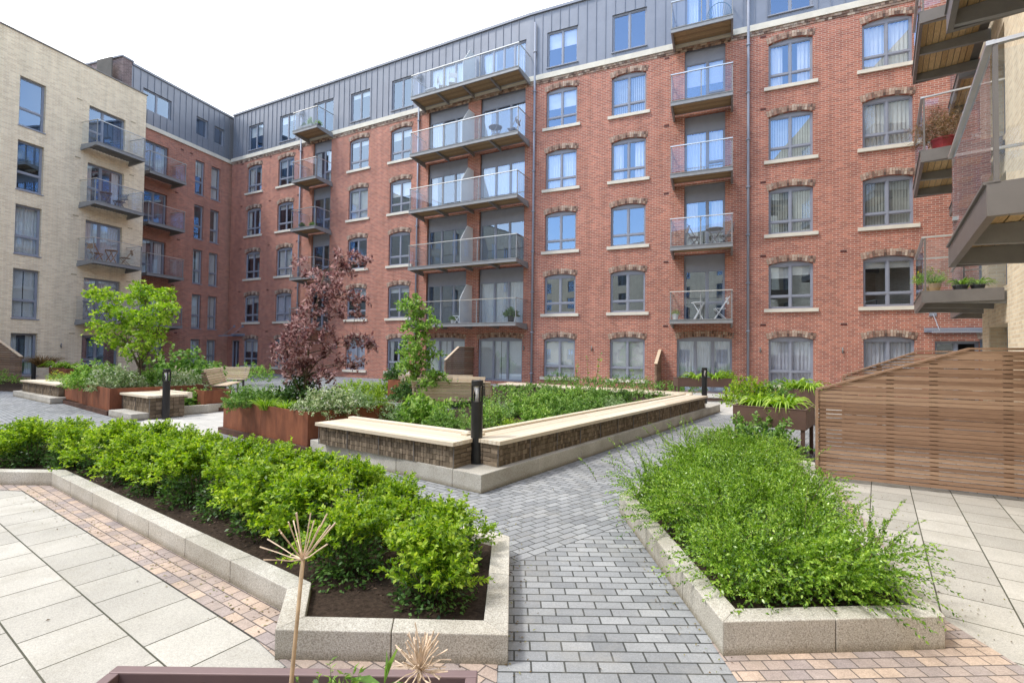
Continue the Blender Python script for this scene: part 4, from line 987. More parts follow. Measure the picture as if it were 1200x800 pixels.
def stalky(n, h, k, L, W, mat, stemw=.003, spread=.25, rad=.04, t0=.2, droop=.05):
    lv = Leaves(); a = rng.uniform(0,6.28,n); rr = rng.uniform(0,rad,n)
    base = np.stack([np.cos(a)*rr,np.sin(a)*rr,np.zeros(n)],1); d = np.stack([np.cos(a)*spread*rng.uniform(.2,1.3,n),np.sin(a)*spread*rng.uniform(.2,1.3,n),np.ones(n)],1)
    lv.shoots(base, d, h*rng.uniform(.6,1.1,n), k, L, W, 0, droop, .85, t0, 1, stemw); return lv.mesh('plant', [mat, M['greenstem']])
def planterpt(u, v, y, z): r_ = ray(u,v); k = y/r_[1]; return Vector((r_[0]*k, y, z))
plant('weed', 'feathery green weed in the plum planter left of the broad leaves', stalky(6,.15,18,.026,.008,LF['fresh'],.002,.15), planterpt(398,790,1.43,.46))
lv = Leaves(); d = np.array([[-.95,0,.25],[.75,-.3,.2],[.12,.1,1],[.28,.15,1],[-.5,-.5,.35]]); lv.add(np.zeros((5,3))+np.array([0,0,.03]), d, np.array([.11,.085,.10,.12,.07]), np.array([.036,.034,.034,.036,.03]), 0, unit(np.array([[0,0,1.],[0,0,1],[1,.2,0],[-1,.3,0],[0,.2,1]])))
plant('weed', 'broad-leaved green seedling in the plum planter', lv.mesh('plant', [LF['mid']]), planterpt(450,792,1.45,.50))
plant('weed', 'tiny green weed by the tall dead stalk in the plum planter', stalky(5,.075,10,.018,.010,LF['fresh'],.002,.6), planterpt(372,795,1.45,.46))
plant('weed', 'low yellowish weed below the short dead allium', stalky(10,.075,10,.017,.011,LF['lime'],.002,.8), planterpt(478,797,1.42,.46))
plant('weed', 'small straggling weed near the left end of the plum planter soil', stalky(5,.06,8,.016,.010,LF['mid'],.002,.8), planterpt(352,793,1.47,.46))

# ---------------------------------------------------------------- hedges
def hedge_shrub(seed):
    lv = Leaves(); lob = rng.uniform(0,6.3,7); lz = rng.uniform(.1,.34,7)
    P, D, K = [], [], []
    for a, z in list(zip(lob, lz))+[(0,.36),(2,.3),(4,.33)]:            # the shrub is a cluster of rounded tufts
        rr = rng.uniform(.10,.20) if z < .3 else rng.uniform(0,.09)
        c = np.array([math.cos(a)*rr, math.sin(a)*rr, z*.8+.04]); p, d = dome(26, .09, .09, .09, 0, .1, -.3)
        P.append(c+p); D.append(unit(d+unit(c[None,:]*np.array([1,1,.6]))*.9+np.array([0,0,.45])+rng.normal(size=d.shape)*.15))
    P = np.concatenate(P); D = np.concatenate(D)
    lv.shoots(P, D, .125*rng.uniform(.55,1.45,len(P)), 20, .030, .0155, 0, .22, .75, .05)
    q, e = dome(1300, .22, .22, .32, .04, .02, -.2); lv.add(q, e+rng.normal(size=e.shape)*.7, .03, .016, 2)  # inner leaves in dark green, painting shade into the heart of the shrub
    b = rng.normal(size=(16,3))*np.array([.5,.5,0])+np.array([0,0,1])
    lv.shoots(np.zeros((16,3)), b, .3, 2, .02, .01, 2, 0, .9, .5, 1, .005)
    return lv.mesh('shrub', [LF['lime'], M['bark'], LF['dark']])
SH = [hedge_shrub(i) for i in range(6)]
front = [(-.44,2.90),(-.92,3.22),(-1.36,3.66),(-1.86,4.02),(-2.38,4.33),(-2.88,4.67),(-3.42,5.02),(-3.95,5.38),(-4.48,5.72),(-5.05,5.9),(-5.65,5.98),(-6.25,5.95)]
back = [(-.42,3.34),(-.84,3.74),(-1.28,4.16),(-1.80,4.52),(-2.33,4.86),(-2.84,5.2),(-3.36,5.55),(-3.92,5.92),(-4.45,6.28),(-5.1,6.45),(-5.75,6.5),(-6.4,6.5),(-7.0,6.4)]
ORD = ['first','second','third','fourth','fifth','sixth','seventh','eighth','ninth','tenth','eleventh','twelfth','thirteenth']
for row, pts, nm in ((0,front,'front'),(1,back,'back')):
    for i, (x, y) in enumerate(pts):
        plant('hedge_shrub', 'lime green shrub, %s from the path end in the %s row of the left hedge' % (ORD[i], nm), SH[(i+row*2) % 6], (x+random.uniform(-.04,.04)-(.065 if row == 0 else 0)*(i > 0)+.03*(i == 0),y+random.uniform(-.04,.04)-(.10 if row == 0 else 0)*(i > 0)-.05*(i == 0),.09), random.uniform(0,6.3), (random.uniform(1.16,1.28) if i > 1 else 1.08) if row == 0 else (random.uniform(1.06,1.18) if i > 1 else 1.0), 'shrub', 'lime green shrubs of the left hedge')
def inpoly(x, y, poly):
    c = False; n = len(poly)
    for i in range(n):
        (x1,y1),(x2,y2) = poly[i],poly[i-1]
        if (y1 > y) != (y2 > y) and x < (x2-x1)*(y-y1)/(y2-y1)+x1: c = not c
    return c
def mass(poly, n, h, L, W, slen, k, mat, out=.9, droop=.3, cen=None, stem=None, zvar=.12, jit=.42, spread=.8, inner=None):
    lv = Leaves(); xs = [p[0] for p in poly]; ys = [p[1] for p in poly]; P = []; D = []
    c = cen or (sum(xs)/len(xs), sum(ys)/len(ys))
    def edge(x, y):
        best = 9; bn = None
        for i in range(len(poly)):
            a, b_ = Vector(poly[i-1]), Vector(poly[i]); d = b_-a; t_ = max(0,min(1,(Vector((x,y))-a).dot(d)/d.length_squared)); q = a+d*t_
            l = (Vector((x,y))-q).length
            if l < best: best = l; bn = (q-Vector((x,y)))
        return best, bn
    while len(P) < n:
        x, y = random.uniform(min(xs),max(xs)), random.uniform(min(ys),max(ys))
        if not inpoly(x,y,poly): continue
        e, bn = edge(x,y); edgef = max(0,1-e/.45)
        hz = h*(1-.5*edgef**2)*(1+zvar*math.sin(x*3.1+y*1.7)+zvar*math.sin(y*4.3-x*2.2))
        z = hz*random.uniform(.15,1)**.6
        o = (bn.normalized() if bn.length > 1e-4 else Vector((0,1)))*edgef*out
        P.append((x-c[0],y-c[1],z*.72)); D.append((o.x+random.gauss(0,jit)+(.28*math.sin(x*2.3+y) if inner else 0),o.y+random.gauss(0,jit)+(.28*math.cos(y*2.1-x) if inner else 0),.75*(1-edgef*.75)+.15+random.gauss(0,.15)))
    P = np.array(P); D = np.array(D)
    lv.shoots(P, D, slen*rng.uniform(.55,1.35,len(P)), k, L, W, 0, droop, spread, .05)
    if inner is not None:                            # darker inner leaves, interior shade put into the colour
        q = P[rng.integers(0,len(P),n*4)]*np.array([.97,.97,1])+rng.normal(size=(n*4,3))*.03; q[:,2] = np.maximum(.01,q[:,2]*rng.uniform(.2,1.05,len(q))); lv.add(q, rng.normal(size=q.shape), L*1.1, W*1.1, inner)
    return lv, c
RI = [(1.22,2.62),(2.08,2.68),(2.98,5.35),(3.36,6.1),(3.04,7.08),(1.20,4.62)]
c = (2.1,4.8); lv = Leaves(); heads = []
while len(heads) < 34:                              # individual plants whose arching shoots knit together
    x, y = random.uniform(1.1,3.6), random.uniform(2.6,7.2)
    if inpoly(x,y,RI) and all((x-a)**2+(y-b_)**2 > .25**2 for a,b_ in heads): heads.append((x,y))
    elif random.random() < .002: break
for hx, hy in heads:
    n_ = 112; a = rng.uniform(0,6.283,n_); el = rng.uniform(.1,1.45,n_); tilt = rng.normal(size=2)*.12
    d = np.stack([np.cos(a)*np.cos(el)+tilt[0],np.sin(a)*np.cos(el)+tilt[1],np.sin(el)*.95+.12],1)
    b_ = np.stack([hx-c[0]+np.cos(a)*.06,hy-c[1]+np.sin(a)*.06,rng.uniform(.06,.2,n_)],1)
    lv.shoots(b_, d, rng.uniform(.24,.45,n_)*random.uniform(.88,1.1), 36, .0225, .0105, 0, .33, .6, .22)
q = []
while len(q) < 14000:
    x, y = random.uniform(1.1,3.6), random.uniform(2.6,7.2)
    if inpoly(x,y,RI): q.append((x-c[0],y-c[1],random.uniform(.02,.26)))
q = np.array(q); lv.add(q, rng.normal(size=q.shape), .026, .013, 2)  # low leaves coloured dark to imitate the shade inside the hedge
# shoots round the rim, leaning out over the kerb
bp_, bd_ = [], []
for i in range(len(RI)):
    a, e_ = Vector(RI[i-1]), Vector(RI[i]); d = e_-a; nn = Vector((d.y,-d.x)).normalized(); m_ = int(d.length*(330 if i in (1,2) else 130))
    for q in range(m_):
        p = a+d*random.random()-nn*random.uniform(.06,.36); h_ = random.uniform(.04,.24)
        bp_.append((p.x-c[0],p.y-c[1],h_)); bd_.append((nn.x*.5+random.gauss(0,.45),nn.y*.5+random.gauss(0,.45),random.uniform(.0,.75)))
lv.shoots(np.array(bp_), np.array(bd_), .17*rng.uniform(.5,1.3,len(bp_)), 18, .023, .0115, 0, .25, .55, .0)
# long arching sprigs
sp = []; sdir = []
for (x,y,dx,dy,dz,n_) in ((2.0,3.3,.7,.25,.8,7),(1.95,2.95,.75,.15,.6,6),(2.3,3.9,.6,.2,.7,6),(1.3,4.6,-.35,.3,.8,14),(1.3,3.6,-.6,0,.4,12),(2.4,6.3,-.1,.3,1,26),(1.9,5.6,-.3,.3,.9,18),(2.7,6.2,.2,.3,.9,14),(2.7,5.3,.4,-.1,.7,6),(1.5,2.9,-.1,-.5,.6,8)):
    for i in range(n_):
        sp.append((x-c[0]+random.gauss(0,.2),y-c[1]+random.gauss(0,.2),.3)); sdir.append((dx+random.gauss(0,.25),dy+random.gauss(0,.25),dz+random.gauss(0,.15)))
lv.shoots(np.array(sp), np.array(sdir), .36*rng.uniform(.6,1.25,len(sp)), 32, .020, .010, 0, .3, .7, .1, 1, .0022)
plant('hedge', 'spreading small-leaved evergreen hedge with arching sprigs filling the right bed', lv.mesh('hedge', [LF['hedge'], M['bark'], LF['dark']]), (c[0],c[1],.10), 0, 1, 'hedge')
FHP = [tuple(p[:2]) for p in (Vector((1.2,20.0)),Vector((6.6,16.9)),Vector((7.0,17.5)),Vector((1.5,20.8)))]
lv, c = mass(FHP, 420, .75, .06, .032, .28, 16, LF['mid'], .4, .2); plant('hedge', 'low clipped hedge along the foot of the red brick facade', lv.mesh('hedge', [LF['mid']]), (c[0],c[1],0), 0, 1, 'hedge')
FH2 = [(-16.9,23.4),(-10.2,19.6),(-9.8,20.5),(-16.5,24.3)]
lv, c = mass(FH2, 420, .95, .07, .04, .32, 16, LF['fresh'], .4, .2); plant('hedge', 'bright green hedge behind the far left timber bench', lv.mesh('hedge', [LF['fresh']]), (c[0],c[1],0), 0, 1, 'hedge')
LW = [(-30,20),(-21.5,19.4),(-18.5,18.2),(-19,19.3),(-22.6,21),(-32,23)]
lv, c = mass(LW, 700, .5, .055, .03, .3, 18, LF['mid'], .3, .2); plant('hedge', 'low green shrub border at the left edge in front of the cream block', lv.mesh('hedge', [LF['fresh']]), (c[0],c[1],.0), 0, 1, 'hedge')

# ---------------------------------------------------------------- trees
def tree(name, label, loc, trunks, clumps, mat, L, W, per, slen, barkmat=None, droop=.35, clump_r=.3):
    """trunks: polylines with radii; clumps: centres (x,y,z,r,density) that limbs reach to"""
    t = thing(name, label, 'tree', loc); b = MB(); nodes = []
    for pts, r0, r1 in trunks:
        n = len(pts); b.tube(pts, [r0+(r1-r0)*i/(n-1) for i in range(n)], 8)
        for i, p in enumerate(pts[1:]): nodes.append((Vector(p), r0+(r1-r0)*(i+1)/(n-1)))
    lv = Leaves()
    for (x,y,z,r_,dn) in clumps:
        c = Vector((x,y,z)); cand = [q for q in nodes if q[0].z < z+.05] or nodes
        near = min(cand, key=lambda q: (q[0]-c).length+max(0,(q[0].z-c.z))*2)
        st = near[0]; md = st.lerp(c,.5)+Vector((random.gauss(0,.04),random.gauss(0,.04),.05)); b.tube([st,md,c], [near[1]*.6,near[1]*.42,.006], 5)
        nt_ = max(6, int(26*dn)); pp, dd = dome(nt_, r_*.75, r_*.75, r_*.6, 0, .05, -.7)
        pp = pp+np.array(c); 
        for i in range(0,len(pp),3): b.tube([tuple(c), tuple(pp[i])], [.006,.0025], 3)
        dd = unit(dd+np.array([0,0,.2])+rng.normal(size=dd.shape)*.35)
        lv.shoots(pp, dd, slen*rng.uniform(.6,1.4,len(pp)), per, L, W, 0, droop, 1.0, .0, 1, .0025)
    b.build('trunk', barkmat or M['bark'], t, smooth=True)
    o = add('crown', lv.mesh('crown', [mat, M['bark']]), t); return t
def up(u, v, y): r_ = ray(u,v); k = y/r_[1]; return Vector((r_[0]*k, y, CH+r_[2]*k))
def rel(lst, o, jitter=.5):
    out = []
    for (u,v,r_,dn) in lst:
        yy = o.y+random.uniform(-jitter,jitter); p = up(u,v,yy)-o; out.append((p.x,p.y,p.z,r_,dn))
    return out
po = Vector((-3.62,8.62,.55))
pc = [(400,318,.26,1),(385,330,.3,1.2),(366,322,.22,.7),(352,306,.12,.35),(372,345,.32,1.3),(402,345,.3,1.2),(420,352,.2,.8),(392,362,.3,1.1),(360,366,.26,.9),(418,368,.16,.6),(405,300,.15,.5),(418,304,.13,.5),(430,309,.09,.35),(352,385,.3,1.1),(345,402,.3,1.1),(338,408,.28,1.1),(330,416,.22,.9),(324,408,.14,.6),(365,398,.28,.9),(378,388,.26,.8),(352,425,.3,1.1),(340,428,.26,.9),(365,428,.25,.8),(388,412,.2,.55),(400,402,.2,.5),(414,398,.2,.8),(428,400,.17,.8),(436,404,.10,.6),(405,424,.25,.6),(385,438,.26,.7),(420,425,.16,.4),(345,442,.22,.7),(372,446,.24,.7),(350,375,.2,.7),(338,390,.16,.6)]
tree('maple_tree', 'purple-leaved ornamental maple growing from the big rusty planter', po,
     [([(0,0,0),(.01,.02,.5),(.05,0,1.0),(.12,.03,1.5),(.22,0,2.0),(.3,.02,2.35)],.028,.010),([(.01,.02,.4),(-.15,.1,.8),(-.2,.12,1.3),(-.1,.1,1.8)],.016,.007),([(0,0,.1),(-.2,-.1,.5),(-.45,-.1,.8)],.014,.007),([(.05,0,.9),(.4,0,1.0),(.85,0,1.05)],.010,.005)], [(x,y,z,r_*.72,d*.76) for x,y,z,r_,d in rel(pc, po, .4)], LF['purple'], .08, .04, 10, .11)
go = Vector((-9.62,12.7,.5))
gc = [(118,345,.26,1),(130,352,.3,1),(125,366,.25,.8),(150,350,.2,.7),(160,345,.34,1.2),(165,338,.22,.8),(172,352,.36,1.2),(186,350,.32,1.1),(194,345,.24,.9),(198,362,.22,.9),(150,365,.36,1.2),(165,370,.4,1.3),(182,368,.36,1.2),(140,380,.34,1.1),(160,385,.42,1.3),(178,385,.36,1.1),(190,378,.26,.9),(122,384,.26,.8),(114,381,.16,.5),(132,394,.34,1.0),(150,400,.4,1.2),(170,400,.38,1.1),(186,395,.26,.9),(140,406,.26,.7),(160,412,.3,.9),(174,412,.26,.8),(203,366,.1,.5),(108,346,.12,.5),(168,336,.12,.5),(120,398,.16,.5)]
tree('maple_tree', 'bushy bright green maple on the left in front of the cream block', go,
     [([(0,0,0),(0,0,.5),(.05,.03,1.0),(.03,0,1.6),(.1,0,2.2)],.05,.012),([(0,0,.5),(-.3,0,1.1),(-.6,.1,1.8)],.03,.008),([(.03,0,.7),(.35,.1,1.3),(.55,0,1.9)],.03,.008),([(0,0,.6),(-.2,.3,1.2),(-.3,.3,1.9)],.022,.008)], [(x,y,z,r_*.85,d*.85) for x,y,z,r_,d in rel(gc, go, .7)], LF['maple'], .085, .06, 9, .18)
so_ = Vector((-2.15,10.9,.35))
scl = [(484,352,.16,.8),(478,360,.14,.7),(470,356,.1,.4),(492,362,.18,.8),(500,368,.14,.6),(488,374,.18,.8),(482,382,.16,.8),(498,384,.16,.7),(508,378,.09,.4),(490,394,.2,.9),(480,398,.15,.7),(500,402,.18,.7),(488,410,.2,.9),(476,412,.14,.7),(498,418,.2,.8),(484,424,.2,.9),(510,415,.08,.3),(494,432,.22,.9),(480,434,.18,.8),(506,440,.2,.8),(515,446,.2,.8),(500,448,.2,.8),(488,444,.2,.8),(472,428,.1,.5)]
tree('sapling_tree', 'slim fresh green sapling in front of the widest balconies', so_, [([(0,0,0),(.03,0,.6),(-.02,0,1.2),(.03,.02,1.8),(-.05,0,2.4)],.018,.006)], rel(scl, so_, .22), LF['fresh'], .07, .05, 9, .13)

# ---------------------------------------------------------------- shrubs, perennials
BU = {}
def bush(key, mat, rx, ry, h, **k):
    if key not in BU: BU[key] = bush_mesh('plant', LF[mat], rx, ry, h, **k)
    return BU[key]
def bm(key):
    S = {'mid': lambda: bush('mid','mid',.5,.5,.55,shoots=150,k=14,L=.055,W=.034,slen=.22),
         'fresh': lambda: bush('fresh','fresh',.5,.5,.6,shoots=150,k=14,L=.06,W=.036,slen=.24),
         'lime': lambda: bush('limeb','lime',.5,.5,.5,shoots=150,k=16,L=.045,W=.024,slen=.22),
         'silver': lambda: bush('silver','silver',.5,.5,.5,shoots=160,k=14,L=.06,W=.018,slen=.22),
         'pale': lambda: bush('pale','pale',.5,.5,.6,shoots=150,k=12,L=.06,W=.032,slen=.24,extra=(LF['white'],26,.035)),
         'dark': lambda: bush('dark','dark',.5,.5,.6,shoots=170,k=14,L=.06,W=.035,slen=.2),
         'big': lambda: bush('big','fresh',.5,.5,.6,shoots=90,k=9,L=.11,W=.06,slen=.26),
         'yellow': lambda: bush('yel','fresh',.5,.5,.6,shoots=110,k=12,L=.07,W=.016,slen=.3,extra=(LF['yellow'],30,.05)),
         'strap': lambda: BU.setdefault('strap', strap_mesh('plant', LF['strap'], 130, .62, .02, .75, .45, .12)),
         'bronzebush': lambda: bush('bz','bronze',.5,.5,.62,shoots=230,k=12,L=.13,W=.008,slen=.36,droop=.25),
         'bronze': lambda: BU.setdefault('bronze', strap_mesh('plant', LF['bronze'], 420, .7, .013, .9, .45, .12)),
         'lily': lambda: BU.setdefault('lily', strap_mesh('plant', LF['strap'], 70, .55, .032, .9, .75, .08)),
         'spire': lambda: BU.setdefault('spire', stalky(9,.95,30,.05,.022,LF['fresh'],.006,.22,.18,.15)),
         'twig': lambda: BU.setdefault('twig', stalky(3,.9,10,.045,.03,LF['fresh'],.006,.2,.05,.35))}
    return S[key]()
def spot(u, v, y, zb): r_ = ray(u,v); k = y/r_[1]; return Vector((r_[0]*k, y, zb))
PL = [
 # (u, v, depth, base z, kind, scale, label)
 # planter with the purple maple
 (285,455,8.35,.53,'mid',.62,'leafy green plant at the left front corner of the big rusty planter'),
 (312,462,8.0,.53,'strap',.62,'tuft of upright bright green straps at the front of the big rusty planter'),
 (335,462,7.85,.53,'strap',.55,'smaller tuft of green straps beside the larger tuft in the rusty planter'),
 (372,465,7.55,.53,'pale',.62,'white-edged leafy plant at the near corner of the big rusty planter'),
 (395,462,7.75,.53,'pale',.62,'pale variegated plant spilling over the right side of the rusty planter'),
 (420,460,8.15,.53,'silver',.66,'silvery green plant near the right end of the big rusty planter'),
 (438,462,8.35,.53,'lime',.5,'small light green plant at the right back corner of the rusty planter'),
 (350,448,8.7,.53,'dark',.82,'dark green bush beneath the purple maple'),
 (300,445,9.0,.53,'silver',.6,'grey-green plant behind the strap tufts of the rusty planter'),
 (392,448,8.7,.53,'mid',.6,'green bush right of the purple maple trunk'),
 (318,446,8.7,.53,'mid',.6,'mid green bush behind the strap tufts in the rusty planter'),
 # central bed
 (497,488,7.9,.34,'big',.95,'large-leaved climbing shrub in front of the timber benches'),
 (480,492,8.2,.34,'mid',.7,'grey-green mound left of the large-leaved shrub by the short seat wall'),
 (462,490,8.4,.34,'silver',.62,'silver-leaved mound next to the rusty planter end'),
 (520,492,7.4,.34,'mid',.66,'small leafy mound behind the short seat wall top'),
 (546,500,6.9,.34,'spire',.42,'thin yellow-green upright plant just left of the nearest bollard'),
 (583,486,7.2,.34,'spire',.72,'tall feathery pale green plant just right of the nearest bollard'),
 (600,492,7.0,.34,'lime',.55,'yellow-green mound at the near end of the long seat wall'),
 (571,486,7.9,.34,'fresh',.6,'fresh green mound behind the nearest bollard'),
 (628,480,7.8,.34,'fresh',.72,'rounded green clump third along the long seat wall'),
 (648,484,7.9,.34,'lime',.34,'small bright fern at the edge of the long seat wall'),
 (660,474,8.7,.34,'mid',.8,'blue-green mound midway along the long seat wall'),
 (690,470,9.4,.34,'mid',.8,'broad mid green clump past the middle of the long seat wall'),
 (722,466,10.2,.34,'silver',.66,'grey-leaved hosta-like clump towards the far part of the seat wall'),
 (740,464,10.9,.34,'strap',.38,'short strap-leaved tuft at the far part of the seat wall'),
 (776,460,11.9,.34,'strap',.72,'yellow-green fountain of leaves at the far end of the long seat wall'),
 (728,452,11.6,.34,'dark',.66,'dark green bush in front of the back seat wall'),
 (612,468,9.2,.34,'fresh',.85,'pale green clump in the middle of the central bed'),
 (590,470,9.0,.34,'silver',.7,'grey-green clump left of centre in the central bed'),
 (640,462,10.2,.34,'fresh',.85,'wide leafy clump at the heart of the central bed'),
 (672,458,11.0,.34,'fresh',.9,'tall leafy clump near the back seat wall'),
 (700,458,11.4,.34,'mid',.8,'dense green clump right of centre before the back seat wall'),
 (645,452,12.0,.34,'mid',.9,'leafy mound touching the back seat wall at its middle'),
 (712,446,14.0,.1,'twig',1.05,'sparse twiggy young shrub before the right white blind window'),
 (748,452,12.3,.34,'twig',1.0,'thin bare-stemmed young shrub left of the small timber screen'),
 (692,440,15.5,.0,'twig',1.75,'tall wispy stem against brick between the two white blind windows'),
 (673,440,15.6,.0,'twig',1.45,'shorter wispy reddish stem against the brick wall'),
 (540,444,13.5,.2,'mid',.85,'green shrub behind the right timber bench'),
 (520,440,14.5,.2,'dark',.9,'dark leafy shrub in front of the timber screen by the patio doors'),
 (476,446,12.4,.3,'dark',.8,'dark shrub at the foot of the sapling'),
 (508,456,11.4,.3,'big',.75,'large-leaved plant right of the sapling foot'),
 (452,436,15.4,.1,'lime',1.0,'bright bush beside the small rusty planter'),
 (462,432,15.6,.6,'dark',.7,'dark green tuft growing from the small rusty planter'),
 (412,442,14.5,.1,'lime',1.05,'rounded bright green bush beyond the purple maple'),
 (433,442,15.0,.1,'lime',.9,'smaller rounded bright bush beyond the rusty planter'),
 # left bed
 (112,440,12.4,.5,'fresh',1.1,'tall pale green shrub left of the green maple trunk'),
 (98,442,12.9,.5,'yellow',.7,'yellow-tinted plant at the left end of the left rusty planter'),
 (132,446,11.9,.5,'pale',.95,'white-flowered shrub at the front of the left rusty planter'),
 (150,444,12.0,.5,'pale',.75,'white-speckled plant at the right end of the left rusty planter'),
 (88,447,13.4,.5,'mid',.5,'trailing plant over the left corner of the left rusty planter'),
 (172,440,12.9,.48,'fresh',.8,'light green mound beside the green maple'),
 (186,442,12.9,.48,'mid',.75,'green mound behind the slim left bollard'),
 (205,445,12.6,.4,'pale',.8,'white-flowered plant right of the slim left bollard'),
 (220,440,13.5,.3,'pale',1.0,'tall pale flowering plant in front of the slatted bench end'),
 (232,452,12.8,.15,'pale',.72,'cream flowered plant beside the pale paving'),
 (215,470,12.0,.12,'mid',.7,'low green groundcover mound inside the curved kerb'),
 (232,472,12.1,.12,'fresh',.7,'low fresh green mound at the curve of the kerb'),
 (246,464,12.9,.12,'mid',.66,'low green mound at the right end of the curved kerb'),
 (203,474,11.7,.12,'fresh',.55,'small low mound right behind the left bollard'),
 (214,425,17.0,.0,'mid',2.7,'large green shrub in front of the red wing ground window'),
 (238,430,17.5,.1,'yellow',1.0,'yellow flowered plant beside the distant bollard'),
 (68,432,14.7,.45,'yellow',.7,'yellow flowering plant on top of the far left seat wall'),
 (51,424,19.2,.72,'bronze',1.35,'tall tan ornamental grass in front of the cream wall'),
 (68,430,19.0,.72,'lily',1.3,'strap-leaved plant in the square rusty planter, left clump'),
 (82,430,18.6,.72,'lily',1.2,'strap-leaved plant in the square rusty planter, right clump'),
 # troughs
 (893,470,7.7,.7,'lily',.78,'arching lily-like plant at the middle of the front trough'),
 (918,472,7.45,.7,'lily',.82,'arching lily-like plant at the fence end of the front trough'),
 (876,464,8.1,.7,'lime',.62,'bright green bush at the back left of the front trough'),
 (905,458,8.2,.7,'mid',.5,'green plant at the back of the front trough'),
 (930,452,11.2,.73,'lily',1.0,'lily-like plant in the second trough beside the fence'),
 (948,452,10.9,.73,'lily',.9,'smaller lily-like plant in the second trough, nearer the fence'),
 (815,442,16.3,.7,'lily',.9,'strap-leaved plant left of the bollard in the patio door trough'),
 (838,442,16.3,.7,'lily',1.0,'strap-leaved plant right of the bollard in the patio door trough'),
 (852,444,16.3,.7,'lime',.45,'small green tuft at the right end of the patio door trough'),
 (890,498,7.0,.1,'mid',.75,'green bush under the front trough behind the hedge'),
]
for (u,v,y,zb,kind,s_,lab) in PL:
    p = spot(u,v,y,zb); s_ *= .84 if 'seat wall' in lab or 'central bed' in lab or 'climbing' in lab else 1.45 if 'trough' in lab else 1.1 if 'rusty planter' in lab and v > 444 else 1.05; plant({'strap':'strap_leaved_plant','lily':'strap_leaved_plant','bronze':'ornamental_grass','twig':'young_shrub','spire':'tall_perennial'}.get(kind,'leafy_plant'), lab, bm(kind), p, random.uniform(0,6.3), s_)
# groundcover between the clumps of the central bed
poly = [tuple(ab(a,b_)[:2]) for a,b_ in ((.95,.95),(8.9,.95),(8.9,4.9),(6,6.6),(5.4,4.0),(1.0,3.1))]
lv, c = mass(poly, 900, .26, .05, .03, .16, 11, LF['mid'], .3, .3); stuff(plant('groundcover', 'low mixed leafy groundcover between the clumps of the central bed', lv.mesh('groundcover', [LF['mid']]), (c[0],c[1],.34), 0, 1, 'groundcover'))

# ---------------------------------------------------------------- timber screens and fences
def fence(label, p, ang, ln, ztop, ztop0, zpeak, xpeak, pitch=.048, sl=.038, battens=(), post=True):
    """slats along local x; the top slopes from ztop0 at x=0 to zpeak at xpeak"""
    t = thing('slatted_fence', label, 'fence', (p[0],p[1],0), ang); b = MB(); z = .05
    while z < zpeak-.02:
        x0 = 0 if z+sl < ztop0 else (z+sl-ztop0)/(zpeak-ztop0)*xpeak
        x = x0; cuts = [c_+random.uniform(-.02,.02) for c_ in battens if c_ > x0+.2]+[ln]
        cuts = [ln]
        xt = 0 if z+sl < ztop0 else (z+sl-ztop0)/(zpeak-ztop0)*xpeak; xb = 0 if z < ztop0 else (z-ztop0)/(zpeak-ztop0)*xpeak
        b.prism_y([(xb,z),(ln,z),(ln,z+sl),(xt,z+sl)], -.011-random.uniform(0,.002), .021)
        z += pitch
    b.build('slats', M['cedar'], t)
    b = MB(); b.obar((-.02,0,ztop0+.012),(xpeak,0,zpeak+.012),.055,.022); b.obar((xpeak,0,zpeak+.012),(ln,0,zpeak+.012),.055,.022); b.build('capping_rail', M['cedar'], t)
    b = MB(); b.box(-.03,-.002,-.03,.03,.0,ztop0+.0); b.build('end_post', M['cedar'], t)
    for x in battens:
        zt = zpeak-.03 if x > xpeak else ztop0+(zpeak-ztop0)*x/xpeak-.03
        b = MB(); b.box(x-.035,x+.035,.0225,.07,.05,zt); b.build('batten', M['darkcedar'], t)
    return t
FA_ = math.atan2(-.445,.895)
fence('tall slatted cedar privacy fence with a sloping end beside the right patio', (3.77,6.04), FA_, 2.5, 1.6, 1.09, 1.6, 1.42, battens=(.05,.72,1.12,1.75,2.2))
fence('second slatted fence with sloping end, mostly hidden behind the nearer one', (5.72,8.45), FA_, 2.4, 1.6, 1.17, 1.6, 1.0, battens=(.5,1.3,2.0))
def wall_screen(label, fr, x, ln, h0, h1, flat, th=.07):
    """stands out from a facade: profile over the distance from the wall"""
    t = thing('timber_screen', label, 'screen', fr.w(x,0,0), fr.a); b = MB(); z = .04
    while z < h1-.05:
        zt = z+.09; out = ln if zt < h0 else flat+(ln-flat)*(1-(zt-h0)/(h1-h0)); out = max(out, flat)
        b.box(-th/2,th/2,-out,-.01,z,zt-.006); z += .096
    b.build('boards', M['darkcedar'], t)
    b = MB(); b.obar((0,-ln,h0),(0,-flat,h1),.12,.03); b.obar((0,-flat,h1),(0,-.01,h1),.12,.03); b.build('capping', M['oak'], t); return t
wall_screen('small timber screen with sloping pale top right of the white blind window', FR, 6.1, 1.5, 1.15, 1.72, .2)
wall_screen('timber privacy screen with pale sloping top before the left patio door', FL, -2.95, 2.4, 1.15, 1.78, 1.3)
wall_screen('timber screen with white sloping cap by the red side wing', FRL, 20.0, 2.6, .9, 1.85, .3)
wall_screen('timber screen with white sloping cap at the far left of the cream block', FCR, 13.2, 2.1, 1.1, 1.9, .3)

